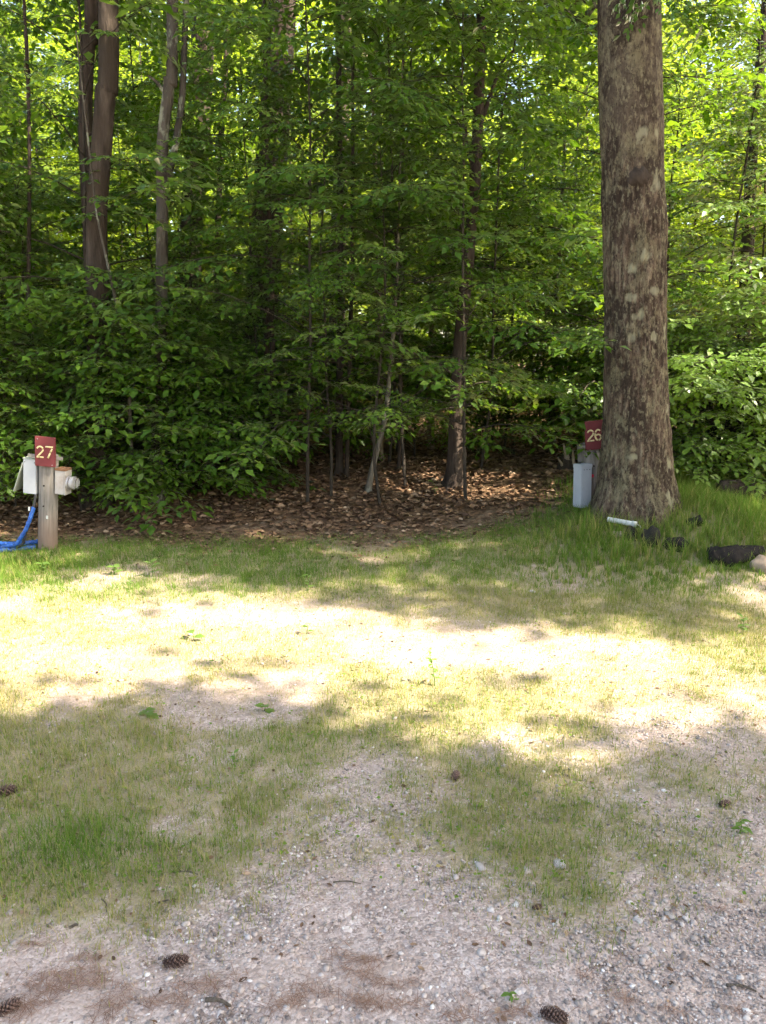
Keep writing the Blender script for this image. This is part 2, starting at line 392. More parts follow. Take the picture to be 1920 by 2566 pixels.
def wood_post():
    m, nt = new_mat('weathered_post'); b = NB(nt); co = b.coord()
    g = b.noise(1.0, 6, 0.65, b.mapping(co, (55, 55, 3.5))); n = b.noise(6, 4, 0.6, co)
    c = b.ramp(g, [(0.25, (0.075, 0.068, 0.060)), (0.5, (0.165, 0.152, 0.135)), (0.75, (0.26, 0.24, 0.215))])
    c = b.mix(b.rng(n, 0.45, 0.7, 0, 0.5), c, (0.20, 0.185, 0.165))
    sx = b.n("ShaderNodeSeparateXYZ"); b.l(co, sx.inputs[0])
    low = b.math('ADD', sx.outputs[2], b.math('MULTIPLY', b.math('SUBTRACT', n, 0.5), 0.25))
    c = b.mix(b.rng(low, 0.08, 0.36, 0.75, 0.0), c, (0.19, 0.125, 0.09))      # soil stained foot
    b.out(b.principled(c, 0.9, b.bump(g, 0.5, 0.006), spec=0.15)); return m
M['post'] = wood_post()
def clear_glass():
    m, nt = new_mat('meter_glass'); b = NB(nt)
    b.out(b.principled((1, 1, 1), 0.03, spec=0.5, extra={'Transmission Weight': 1.0, 'IOR': 1.45})); return m
M['glass'] = clear_glass()

# ------------------------------------------------------------------ chosen sun patches that the unseen crowns are pruned to let through
def lit_ground(x, y):
    """1 where crowns are pruned so the sun reaches the ground of the clearing"""
    x = np.asarray(x, float); y = np.asarray(y, float)
    wob = (fbm(x * 1.1, y * 1.1, 41) - 0.5)
    far = np.interp(x, [-4, -3, -1.6, -0.7, 0.2, 3.2, 5], [6.3, 6.05, 5.6, 5.0, 4.55, 4.35, 4.3]) + wob * 1.1
    near = np.interp(x, [-3, -1.8, -1.3, -0.8, 0.2, 1.8, 3], [2.4, 2.65, 3.1, 3.15, 2.85, 2.7, 2.6]) + wob * 0.8
    strip = (y > near) & (y < far) | ((y <= near) & (fbm(x * 1.9, y * 2.4, 57, 2) > 0.70))
    dap = (y >= far) & (y < 7.4) & (fbm(x * 1.5, y * 2.8, 77, 2) > 0.53 - 0.06 * sstep(0.8, 2.0, x))
    wood = (y > 8.6) & (y < 14.5) & (fbm(x * 0.9, y * 1.3, 91, 2) > 0.62)
    return strip | dap | wood

def lit_foliage(x, y):
    """the same for leaves at about 3 m"""
    x = np.asarray(x, float); y = np.asarray(y, float)
    r = (x > 2.7 + 0.35 * (y - 6)) & (y > 6.1) & (fbm(x, y, 12, 2) > 0.22)
    bk = (y > 13.0 + 1.5 * (fbm(x * 0.4, y * 0.4, 8) - 0.5))
    sp = (y > 7.8) & (fbm(x * 1.0, y * 1.0, 33, 2) > 0.60)
    return r | bk | sp

def sun_gap(P):
    k0 = (P[:, 2] - 0.05) / S[2]; g = lit_ground(P[:, 0] - S[0] * k0, P[:, 1] - S[1] * k0)
    k1 = (P[:, 2] - 3.0) / S[2]; f = lit_foliage(P[:, 0] - S[0] * k1, P[:, 1] - S[1] * k1)
    k2 = (P[:, 2] - 5.5) / S[2]; hx, hy = P[:, 0] - S[0] * k2, P[:, 1] - S[1] * k2
    h = ((hy > 8.6) & (fbm(hx * 0.8, hy * 0.8, 55, 2) > 0.47)) | ((hx > 2.9 + 0.35 * (hy - 6)) & (hy > 5.6))
    return g | f | h

# ------------------------------------------------------------------ ground
def ellipse(x, y, cx, cy, rx, ry): return np.exp(-(((x - cx) / rx) ** 2 + ((y - cy) / ry) ** 2))

NEEDLE_DRIFTS = []          # (centre, along, across, angle)
for u, v, ru, rv in ((150, 2500, 150, 40), (310, 2530, 40, 55), (425, 2430, 45, 16), (540, 2480, 75, 30), (470, 2545, 110, 22), (215, 2445, 40, 20), (880, 2445, 140, 14), (820, 2410, 40, 22), (850, 2520, 180, 22),
                     (1130, 2555, 90, 25), (1290, 2545, 110, 22), (1560, 2505, 60, 22), (1730, 2515, 60, 12), (1870, 2520, 50, 16), (1380, 2415, 60, 12), (1780, 2290, 70, 9), (60, 2390, 60, 9), (1180, 2490, 60, 8)):
    p = spot(u, v); q = spot(u + ru, v); w = spot(u, v - rv)
    NEEDLE_DRIFTS.append((p[0], p[1], abs(q[0] - p[0]), abs(w[1] - p[1])))

def needle_mask(x, y):
    x = np.asarray(x, float); y = np.asarray(y, float)
    wx = x + 0.34 * (fbm(x * 4, y * 4, 61) - 0.5); wy = y + 0.26 * (fbm(x * 4, y * 4, 67) - 0.5)
    t = np.zeros_like(wx)
    for cx, cy, rx, ry in NEEDLE_DRIFTS: t = np.maximum(t, ellipse(wx, wy, cx, cy, rx, ry))
    return t * (0.25 + 1.2 * fbm(x * 8, y * 8, 71))

def grass_cover(x, y):
    """how much of the ground the grass covers, 0..1"""
    x = np.asarray(x, float); y = np.asarray(y, float)
    n = fbm(x * 1.5, y * 1.5, 21, 4)
    base = sstep(1.75, 2.45, y + 0.9 * (n - 0.5) - 0.04 * (x + 0.2))  * (1 - sstep(6.2, 7.0, y + 0.5 * (n - 0.5) - 0.35 * sstep(0.2, 1.6, x)))
    c = base * np.maximum(0.22, sstep(0.28, 0.66, n + 0.14 * sstep(3.2, 4.8, y)))
    worn = ellipse(x, y, -0.9, 4.6, 1.1, 0.35) + 0.8 * ellipse(x, y, -1.6, 3.9, 0.9, 0.25) + 0.7 * ellipse(x, y, 0.1, 4.2, 0.8, 0.25)
    c = c * (1 - 0.75 * np.clip(worn, 0, 1))
    for u, v, ru, rv, a in ((1000, 1990, 280, 110, 0.6), (880, 2130, 230, 70, 0.5), (1150, 2170, 200, 60, 0.45), (110, 2080, 150, 50, 0.95), (290, 2150, 130, 40, 0.8), (640, 2240, 60, 90, 0.55), (620, 1720, 60, 25, 0.2), (1370, 1830, 80, 35, 1.0), (1250, 2060, 260, 60, 0.4), (1500, 1930, 300, 90, 0.75), (1750, 1960, 260, 120, 0.8), (1750, 2120, 220, 90, 0.75), (1450, 2130, 200, 70, 0.6), (1250, 2250, 120, 40, 0.35), (800, 2230, 60, 40, 0.35)):
        p, q, w = spot(u, v), spot(u + ru, v), spot(u, v - rv)
        c = np.maximum(c, a * ellipse(x, y, p[0], p[1], abs(q[0] - p[0]), abs(w[1] - p[1])) * sstep(0.25, 0.6, n + 0.15))
    return np.clip(c, 0, 1)

def tall_cover(x, y):
    x = np.asarray(x, float); y = np.asarray(y, float)
    n = fbm(x * 1.2, y * 1.2, 29, 3)
    r = sstep(0.5, 1.5, x - 0.4 * (y - 5.5) + 0.8 * (n - 0.5)) * sstep(4.8, 5.6, y + 0.5 * (n - 0.5)) * (1 - sstep(7.2, 8.4, y + (n - 0.5)))
    l = ellipse(x, y, -2.9, 5.7, 0.7, 0.45) * 0.9
    return np.clip(np.maximum(r, l), 0, 1)

def axis(parts):
    out = []
    for a, b_, n in parts: out.append(np.linspace(a, b_, n, endpoint=False))
    return np.concatenate(out + [np.array([parts[-1][1]])])
gx = axis([(-150, -30, 12), (-30, -8, 22), (-8, -3.4, 46), (-3.4, 3.4, 272), (3.4, 8, 46), (8, 30, 22), (30, 150, 12)])
gy = axis([(-60, -4, 14), (-4, 1.2, 26), (1.2, 3.6, 110), (3.6, 7.2, 120), (7.2, 16, 70), (16, 40, 24), (40, 180, 14)])
GX, GY = np.meshgrid(gx, gy)
GZ = terrain(GX, GY) + 0.012 * (fbm(GX * 8, GY * 8, 51) - 0.5) + 0.006 * (vnoise(GX * 30, GY * 30, 53) - 0.5)
nx, ny = len(gx), len(gy)
i = np.arange(ny - 1)[:, None] * nx; j = np.arange(nx - 1)[None]
GF = np.stack([i + j, i + j + 1, i + nx + j + 1, i + nx + j], -1).reshape(-1, 4)
gxx, gyy = GX.ravel(), GY.ravel()
litter_m = sstep(6.3, 7.4, gyy + 1.3 * (fbm(gxx * 3, gyy * 3, 14, 4) - 0.5) - 0.25 * sstep(0.3, 1.6, gxx) + 0.15 * sstep(-1, -3, gxx))
litter_m = np.maximum(litter_m, sstep(5.7, 6.6, gyy + 1.2 * (fbm(gxx * 4, gyy * 4, 16, 4) - 0.5)) * 0.62)
soil_m = np.clip(sstep(2.2, 3.6, gyy + 0.8 * (fbm(gxx * 1.3, gyy * 1.3, 19) - 0.5)) * (0.35 + 0.5 * fbm(gxx * 2.2, gyy * 2.2, 23)) + 0.5 * sstep(5.6, 6.4, gyy), 0, 1)
thatch_m = np.clip(0.08 + 0.60 * np.maximum(grass_cover(gxx, gyy), tall_cover(gxx, gyy)), 0, 1)
thatch_m = np.where(thatch_m < 0.1, 0.0, thatch_m)
gm = mesh_np('ground', np.stack([gxx, gyy, GZ.ravel()], -1), GF, {'litter': litter_m, 'soil': soil_m, 'thatch': thatch_m, 'needle': needle_mask(gxx, gyy) * 0.27}, True)
tag(obj('ground', gm, M['ground']), 'gravel and thin grass giving way to leaf covered forest floor', kind='structure')

def in_view(x, y, pad=0.35): return np.abs(x) < 0.52 * np.maximum(y, 0.3) + pad

# ------------------------------------------------------------------ gravel
ICO_V = None
def ico():
    bm = bmesh.new(); bmesh.ops.create_icosphere(bm, subdivisions=1, radius=1.0)
    V = np.array([v.co[:] for v in bm.verts]); F = np.array([[v.index for v in f.verts] for f in bm.faces]); bm.free(); return V, F
IV, IF = ico()
def rot_rand(rng, m, flat=0.4):
    n = norm(np.stack([rng.normal(0, flat, m), rng.normal(0, flat, m), np.ones(m)], -1))
    a = rng.uniform(0, 2 * math.pi, m)
    return frames(np.stack([np.cos(a), np.sin(a), np.zeros(m)], -1), n)
def make_gravel():
    rng = np.random.default_rng(5); acc = Acc(); n = 60000
    y = 1.35 + 3.4 * rng.random(n) ** 1.5; x = rng.uniform(-1, 1, n) * (0.52 * y + 0.3)
    stony = fbm(x * 2.2, y * 2.2, 101, 3)
    keep = rng.random(n) < (0.25 + 1.1 * sstep(0.42, 0.66, stony)) * (1 - 0.75 * sstep(2.4, 3.6, y)) * (1 - 0.8 * grass_cover(x, y)) * (1 - 0.7 * sstep(0.4, 0.7, needle_mask(x, y)))
    x, y = x[keep], y[keep]; m = len(x)
    s = np.clip(rng.lognormal(math.log(0.0034), 0.45, m), 0.0016, 0.013)
    z = terrain(x, y) + s * 0.15
    for k in range(6):
        q = np.arange(m) % 6 == k
        tv = IV * rng.uniform(0.7, 1.15, (len(IV), 1)) * np.array([1.15, 0.9, 0.62])
        V, F = stamp(tv, IF, rot_rand(rng, q.sum()), np.stack([x[q], y[q], z[q]], -1), s[q])
        acc.add(V, F, np.repeat(np.clip(rng.normal(0.45, 0.26, q.sum()), 0, 1), len(IV)))
    return acc.mesh('gravel', True)
tag(obj('gravel', make_gravel(), M['pebble']), 'loose pale grey gravel scattered over the near ground', 'gravel', kind='stuff')

# ------------------------------------------------------------------ grass
BV = np.array([[-1, 0, 0], [1, 0, 0], [-0.75, 0.16, 0.55], [0.75, 0.16, 0.55], [0, 0.55, 1.0]], float)
BF = np.array([[0, 1, 3], [0, 3, 2], [2, 3, 4]])
def blades(rng, x, y, h, w, dry, lean=0.5):
    m = len(x); a = rng.uniform(0, 2 * math.pi, m); c, s_ = np.cos(a), np.sin(a); z0 = np.zeros(m); o = np.ones(m)
    ln = rng.uniform(0.15, 1.0, m) * lean
    tv = np.broadcast_to(BV, (m, 5, 3)).copy()
    tv[:, :, 0] *= (w / 2)[:, None]; tv[:, :, 1] *= (h * ln * 1.6)[:, None]; tv[:, :, 2] *= (h * (1 - 0.25 * ln))[:, None]
    R = np.stack([np.stack([c, -s_, z0], -1), np.stack([s_, c, z0], -1), np.stack([z0, z0, o], -1)], 1)
    V = np.einsum('mij,mnj->mni', R, tv) + np.stack([x, y, terrain(x, y) - 0.004], -1)[:, None]
    F = (BF[None] + (np.arange(m) * 5)[:, None, None]).reshape(-1, 3)
    return V.reshape(-1, 3), F, np.repeat(np.clip(dry, 0, 1), 5)
def tufts(rng, n_t, y0, y1, pad, per, spread):
    """blade feet scattered round random tuft centres; returns x, y and the tuft's own random number"""
    ty = rng.uniform(y0, y1, n_t); tx = rng.uniform(-1, 1, n_t) * (0.52 * ty + pad); q = rng.random(n_t)
    k = rng.poisson(per * (0.3 + 1.4 * q ** 2)); i = np.repeat(np.arange(n_t), k); sp = spread * (0.5 + q[i])
    return tx[i] + rng.normal(0, 1, len(i)) * sp, ty[i] + rng.normal(0, 1, len(i)) * sp, q[i]
def make_lawn():
    rng = np.random.default_rng(9); acc = Acc()
    x, y, q = tufts(rng, 62000, 1.6, 7.0, 0.35, 9, 0.019)
    c = grass_cover(x, y); keep = rng.random(len(x)) < c * (0.25 + 0.75 * q) * (0.72 + 0.28 * np.maximum(sstep(2.9, 3.6, y), ellipse(x, y, -1.0, 2.28, 0.4, 0.2))); x, y, c, q = x[keep], y[keep], c[keep], q[keep]; m = len(x)
    green = np.clip(ellipse(x, y, -2.6, 5.6, 1.6, 0.7) + 0.8 * sstep(4.6, 5.4, y) + 0.35 * sstep(0.5, 1.0, c) * (1 - sstep(2.9, 3.4, y)) + 0.62 * ellipse(x, y, -1.0, 2.28, 0.28, 0.14) + 0.2 * sstep(0.5, 2.0, x), 0, 1)  # less green across the sunlit strip, so its light is partly in the colour
    h = rng.uniform(0.010, 0.034, m) * (0.6 + 0.8 * c) * (1 + 0.9 * green * rng.random(m)) * (0.6 + 0.9 * q ** 2)
    d = np.clip(rng.normal(0.68, 0.17, m) - 0.36 * green + 0.3 * (fbm(x * 1.8, y * 1.8, 37) - 0.5) + 0.15 * (q - 0.5), 0, 1)
    V, F, A = blades(rng, x, y, h, rng.uniform(0.0014, 0.0030, m), d, 1.1); acc.add(V, F, A)
    # flattened straw lying between the tufts
    n = 45000; y = rng.uniform(2.0, 6.8, n); x = rng.uniform(-1, 1, n) * (0.52 * y + 0.35); keep = rng.random(n) < 0.15 + 0.7 * grass_cover(x, y); x, y = x[keep], y[keep]; m = len(x)
    V, F, A = blades(rng, x, y, rng.uniform(0.004, 0.012, m), rng.uniform(0.0015, 0.003, m), rng.uniform(0.7, 1.0, m), 5.0); acc.add(V, F, A)
    return acc.mesh('lawn_grass')
tag(obj('lawn_grass', make_lawn(), M['grass']), 'thin dry and green grass over the clearing', 'grass', kind='stuff')
def make_tall():
    rng = np.random.default_rng(10); acc = Acc(); n = 150000
    y = rng.uniform(4.7, 8.4, n); x = rng.uniform(-1, 1, n) * (0.52 * y + 0.5)
    tx, ty = np.round(x / 0.09), np.round(y / 0.09); pull = rng.uniform(0.2, 0.9, n)
    x = x * (1 - pull) + pull * (tx + _hash(tx, ty, 1) - 0.5) * 0.09 + rng.normal(0, 0.01, n); y = y * (1 - pull) + pull * (ty + _hash(tx, ty, 2) - 0.5) * 0.09 + rng.normal(0, 0.01, n)
    c = tall_cover(x, y); keep = rng.random(n) < c * 0.8; x, y, c = x[keep], y[keep], c[keep]; m = len(x)
    hmax = 0.07 + 0.125 * sstep(5.0, 6.0, y) * sstep(0.6, 1.8, x) + 0.03 * (x < 0)
    h = rng.uniform(0.35, 1.1, m) * hmax * (0.6 + 0.6 * c) * (0.45 + 1.1 * fbm(x * 3.5, y * 3.5, 43)) * (1 - 0.55 * ellipse(x, y, 1.75, 6.6, 0.25, 0.45)) * (1 - 0.75 * np.clip(1.4 * ellipse(x, y, 3.5, 6.75, 0.6, 0.35), 0, 1))
    d = np.clip(rng.normal(0.42, 0.2, m) + 0.3 * (fbm(x * 2, y * 2, 47) - 0.5), 0, 0.85)
    V, F, A = blades(rng, x, y, h, rng.uniform(0.0028, 0.006, m), d, 1.0); acc.add(V, F, A)
    return acc.mesh('tall_grass')
tag(obj('tall_grass', make_tall(), M['grass']), 'lush green tall grass on the bank round the big tree', 'grass', kind='stuff')

def make_clover():
    """tiny broad leaves of clover and plantain among the blades"""
    rng = np.random.default_rng(11); x, y, q = tufts(rng, 2600, 2.0, 7.0, 0.35, 5, 0.03)
    keep = rng.random(len(x)) < grass_cover(x, y) * 0.8 + 0.04; x, y = x[keep], y[keep]; m = len(x)
    tv = np.array([[0, 0, 0], [0.5, 0.42, 0.12], [0.55, -0.42, 0.12], [1, 0, 0.05]]); tf = np.array([[0, 2, 1], [1, 2, 3]])
    V, F = stamp(tv, tf, rot_rand(rng, m, 0.35), np.stack([x, y, terrain(x, y) + rng.uniform(0.004, 0.022, m)], -1), rng.uniform(0.006, 0.018, m))
    return mesh_np('clover', V, F, {'rnd': np.repeat(np.clip(rng.normal(0.5, 0.14, m), 0, 1), 4)})
tag(obj('clover', make_clover(), M['grass']), 'tiny clover and plantain leaves in the thin grass', 'ground cover', kind='stuff')

# ------------------------------------------------------------------ fallen leaves and needles
DV = np.array([[0, 0, 0], [0.28, 0.24, 0.10], [0.28, -0.24, 0.08], [0.66, 0.26, 0.06], [0.66, -0.22, 0.14], [1, 0, 0.10], [0.5, 0, -0.02]], float)
DF = np.array([[0, 2, 6], [0, 6, 1], [2, 4, 6], [6, 3, 1], [4, 5, 6], [6, 5, 3]])
def make_litter():
    rng = np.random.default_rng(14); acc = Acc(); n = 62000
    y = 5.7 + 11.7 * rng.random(n) ** 1.35; x = rng.uniform(-1, 1, n) * (0.52 * y + 0.6)
    k = sstep(6.4, 7.5, y + 1.3 * (fbm(x * 3, y * 3, 14, 4) - 0.5) - 0.35 * sstep(0.2, 1.6, x)); k = np.maximum(k, 0.35 * sstep(5.9, 6.6, y)) * (0.3 + 0.9 * fbm(x * 1.7, y * 1.7, 18, 3)); keep = rng.random(n) < np.maximum(k, 0.05); x, y = x[keep], y[keep]; m = len(x)
    for q in range(4):
        s = np.arange(m) % 4 == q; tv = DV.copy(); tv[:, 2] *= rng.uniform(0.3, 2.2, len(DV))
        V, F = stamp(tv, DF, rot_rand(rng, s.sum(), 0.35), np.stack([x[s], y[s], terrain(x[s], y[s]) + 0.006 + 0.012 * rng.random(s.sum())], -1), rng.uniform(0.04, 0.095, s.sum()) * (0.5 + 0.5 * sstep(6.2, 7.4, y[s])))
        acc.add(V, F, np.repeat(np.clip(rng.normal(0.45, 0.25, s.sum()), 0, 1), len(DV)))
    # odd bits of dead leaf in the clearing
    n = 1500; y = 1.5 + 5.2 * rng.random(n); x = rng.uniform(-1, 1, n) * (0.52 * y + 0.2)
    V, F = stamp(DV, DF, rot_rand(rng, n, 0.3), np.stack([x, y, terrain(x, y) + 0.003], -1), rng.uniform(0.006, 0.026, n))
    acc.add(V, F, np.repeat(rng.random(n), len(DV)))
    return acc.mesh('leaf_litter')
tag(obj('leaf_litter', make_litter(), M['litter']), 'brown fallen leaves covering the forest floor', 'leaf litter', kind='stuff')
def make_needles():
    rng = np.random.default_rng(15); n = 240000
    y = 1.35 + 1.5 * rng.random(n); x = rng.uniform(-1, 1, n) * (0.52 * y + 0.3)
    k = needle_mask(x, y); keep = rng.random(n) < sstep(0.2, 0.8, k) * 0.42 + 0.014; x, y = x[keep], y[keep]; m = len(x)
    a = rng.uniform(0, 2 * math.pi, m); d = np.stack([np.cos(a), np.sin(a), rng.normal(0, 0.1, m)], -1)
    R = frames(d, np.tile([0, 0, 1.0], (m, 1)))
    tv = np.array([[-0.5, -0.008, 0], [0, 0.010, 0.03], [0.5, -0.004, 0], [0, -0.012, 0.03]]); tf = np.array([[0, 3, 1], [1, 3, 2]])
    V, F = stamp(tv, tf, R, np.stack([x, y, terrain(x, y) + 0.003 + 0.006 * rng.random(m)], -1), rng.uniform(0.025, 0.075, m))
    return mesh_np('pine_needles', V, F, {'rnd': np.repeat(rng.random(m), 4)})
tag(obj('pine_needles', make_needles(), M['needle']), 'reddish drifts of fallen pine needles on the gravel', 'pine needles', kind='stuff')

# ------------------------------------------------------------------ leaves, sprays, saplings
L4V = np.array([[0, 0, 0], [0.45, 0.27, 0.07], [0.5, 0, 0.0], [0.45, -0.27, 0.07], [1, 0, -0.10]]); L4F = np.array([[0, 3, 2], [0, 2, 1], [3, 4, 2], [2, 4, 1]])
L8V = np.array([[0, 0, 0], [0.22, 0.19, 0.05], [0.22, 0, 0.01], [0.22, -0.19, 0.05], [0.58, 0.25, 0.03], [0.58, 0, -0.03], [0.58, -0.25, 0.03], [1, 0, -0.16]])
L8F = np.array([[0, 3, 2], [0, 2, 1], [2, 3, 6], [2, 6, 5], [1, 2, 5], [1, 5, 4], [5, 6, 7], [5, 7, 4]])
L2V = np.array([[0, 0, 0], [0.48, 0.30, 0.05], [0.52, -0.30, 0.05], [1, 0, -0.05]]); L2F = np.array([[0, 2, 1], [1, 2, 3]])

def spray(rng, L=0.5, leaf=0.08, tv=L4V, tf=L4F, gap=0.042):
    """a flat fan of twigs with alternate leaves, along +X"""
    la, tw = Acc(), Acc(); P, D = [], []
    def run(p0, ang, ln, dz):
        n = max(2, int(ln / gap)); t = np.linspace(0.15, 1, n)
        bend = -0.16 * t ** 2 * ln
        pts = p0 + np.stack([np.cos(ang) * t * ln, np.sin(ang) * t * ln, bend + dz * t], -1)
        tw.add(*tube(np.concatenate([[p0], pts[::2], pts[-1:]]), 0.0016, 3, False))
        for k in range(n):
            s_ = 1 if k % 2 else -1; a = ang + s_ * rng.uniform(0.6, 1.1) * (0.25 if k == n - 1 else 1)
            P.append(pts[k]); D.append([math.cos(a), math.sin(a), rng.normal(-0.22, 0.25)])
    run(np.zeros(3), 0, L, 0)
    for k in range(int(L / 0.085)):
        t = 0.15 + k * 0.085 / L * 0.95; s_ = 1 if k % 2 else -1
        run(np.array([t * L, 0, -0.16 * t * t * L]), s_ * rng.uniform(0.7, 1.0), L * (0.62 - 0.42 * t) * rng.uniform(0.7, 1.1), rng.normal(0, 0.02))
    P, D = np.array(P), np.array(D); m = len(P)
    nrm = norm(np.stack([rng.normal(0, 0.30, m), rng.normal(0, 0.30, m), np.ones(m)], -1))
    V, F = stamp(tv, tf, frames(D, nrm), P, leaf * rng.uniform(0.65, 1.2, m)); la.add(V, F, np.repeat(rng.random(m), len(tv)))
    return la.get(), tw.get()

def branchy(rng, H, h0, nb, reach, sprays, per, stem_r, lean=0.0, top=True, spr_sc=(0.75, 1.2), az_lim=None, stem=None):
    """stem with layered side branches; returns (wood Acc, leaf Acc)"""
    wood, lv = Acc(), Acc()
    if stem is None:
        a = rng.uniform(0, 6.28); k = 7; t = np.linspace(0, 1, k)
        wob = np.cumsum(rng.normal(0, 0.035 * H / 5, (k, 2)), 0); wob[0] = 0
        stem = np.stack([wob[:, 0] + lean * t * H * math.cos(a), wob[:, 1] + lean * t * H * math.sin(a), t * H - 0.05], -1)
    sp = curve_pts(stem, 16); rr = stem_r * np.linspace(1, 0.25, 16); wood.add(*tube(sp, rr, 7, False))
    hz = sp[:, 2]
    T, RR, SC, WH = [], [], [], []
    for k in range(nb):
        f = (k + rng.uniform(0, 1)) / nb; h = h0 + (H - h0) * f ** 0.9
        b0 = np.array([np.interp(h, hz, sp[:, q]) for q in range(3)])
        az = k * 2.4 + rng.normal(0, 0.5)
        if az_lim is not None: az = rng.uniform(*az_lim)
        ln = reach * (1 - 0.62 * f) * rng.uniform(0.65, 1.15); el = rng.uniform(0.15, 0.65)
        n = 6; t = np.linspace(0, 1, n); e = el - 0.75 * t; az_ = az + rng.normal(0, 0.25) * t
        stp = np.stack([np.cos(e) * np.cos(az_), np.cos(e) * np.sin(az_), np.sin(e)], -1) * ln / (n - 1)
        bp = b0 + np.concatenate([[np.zeros(3)], np.cumsum(stp[:-1], 0)])
        wood.add(*tube(bp, np.linspace(0.35 * stem_r * (1 - 0.6 * f) + 0.002, 0.0025, n), 4, False))
        for q in range(per):
            tt = 0.28 + 0.72 * (q + rng.uniform(0, 0.6)) / per; tt = min(tt, 1.0)
            p = np.array([np.interp(tt, t, bp[:, c]) for c in range(3)])
            sa = az + (0 if q == per - 1 else (1 if q % 2 else -1) * rng.uniform(0.5, 1.1)); se = rng.normal(-0.05, 0.16)
            T.append(p); d = [math.cos(sa) * math.cos(se), math.sin(sa) * math.cos(se), math.sin(se)]
            RR.append(frames(np.array([d]), norm(np.array([[rng.normal(0, 0.18), rng.normal(0, 0.18), 1.0]])))[0]); SC.append(rng.uniform(*spr_sc)); WH.append(rng.integers(len(sprays)))
    T, RR, SC, WH = np.array(T), np.array(RR), np.array(SC), np.array(WH)
    for w, ((v, f, a), (tv, tf, ta)) in enumerate(sprays):
        q = WH == w
        if not q.any(): continue
        V, F = stamp(v, f, RR[q], T[q], SC[q]); lv.add(V, F, np.clip(np.tile(a, q.sum()) + np.repeat(rng.normal(0, 0.15, q.sum()), len(a)), 0, 1))
        V, F = stamp(tv, tf, RR[q], T[q], SC[q]); wood.add(V, F)
    return wood, lv

rg = np.random.default_rng(100)
SPR = [spray(rg, 0.52, 0.10, gap=0.050) for _ in range(4)]
SPR_SMALL = [spray(rg, 0.45, 0.072, gap=0.038) for _ in range(3)]
SPR_BIG = [spray(rg, 0.55, 0.115, gap=0.06) for _ in range(3)]
SPR_FAR = [spray(rg, 0.95, 0.15, L2V, L2F, gap=0.085) for _ in range(3)]

def plant(name, label, cat, wood, lv, bark, leafm, loc, rotz=0, group=None, crown='crown'):
    t = thing(name, label, cat, loc, rotz, group)
    obj('trunk', wood.mesh('trunk', True), bark, t); obj(crown, lv.mesh(crown), leafm, t)
    return t

# ------------------------------------------------------------------ trees whose trunks show
CL = [ ]
for _ in range(3):
    m = 15; P = rg.normal(0, 0.22, (m, 3)) * np.array([1, 1, 0.6]); a = rg.uniform(0, 6.28, m)
    D = np.stack([np.cos(a), np.sin(a), rg.normal(-0.15, 0.3, m)], -1)
    V, F = stamp(L2V, L2F, frames(D, norm(np.stack([rg.normal(0, 0.4, m), rg.normal(0, 0.4, m), np.ones(m)], -1))), P, rg.uniform(0.12, 0.2, m))
    CL.append((V, F))

def high_crown(rng, base, centre, rad, n, wood, prune=True, zmin=None):
    """limbs and leaf clusters of a tall tree's crown, in coordinates relative to base"""
    lv = Acc(); c = np.asarray(centre, float); rad = np.asarray(rad, float)
    d = norm(rng.normal(0, 1, (n, 3))); r = rng.random(n) ** 0.45
    P = c + d * r[:, None] * rad * (0.8 + 0.5 * vnoise(np.arctan2(d[:, 1], d[:, 0]) * 2, d[:, 2] * 3, int(base[0] * 7) % 50)[:, None])
    if prune: P = P[~sun_gap(P)]  # clusters cut away to shape the sun patches
    if zmin is not None: P = P[P[:, 2] > zmin(P)]
    if len(P):
        w = rng.integers(0, 3, len(P)); a = rng.uniform(0, 6.28, len(P))
        R = frames(np.stack([np.cos(a), np.sin(a), 0 * a], -1), np.tile([0, 0, 1.0], (len(P), 1)))
        for k in range(3):
            q = w == k
            if q.any():
                V, F = stamp(CL[k][0], CL[k][1], R[q], P[q] - base, rng.uniform(0.8, 1.3, q.sum())); lv.add(V, F, np.repeat(rng.random(q.sum() * 15), 4))
        lo = c.copy(); lo[2] -= rad[2] * 0.9
        for k in rng.choice(len(P), min(9, len(P)), replace=False):
            e = P[k]; s0 = np.array([base[0], base[1], 0]) * 0 + lo + (c - lo) * rng.uniform(0, 0.7)
            midp = (s0 + e) / 2 + rng.normal(0, 0.3, 3)
            wood.add(*tube(curve_pts([s0 - base, midp - base, e - base], 7), np.linspace(0.06, 0.012, 7), 5, False))
    return lv

above_frame = lambda P: CAM_H + np.maximum(P[:, 1], 0.5) * math.tan(math.radians(22.0)) * 0.93

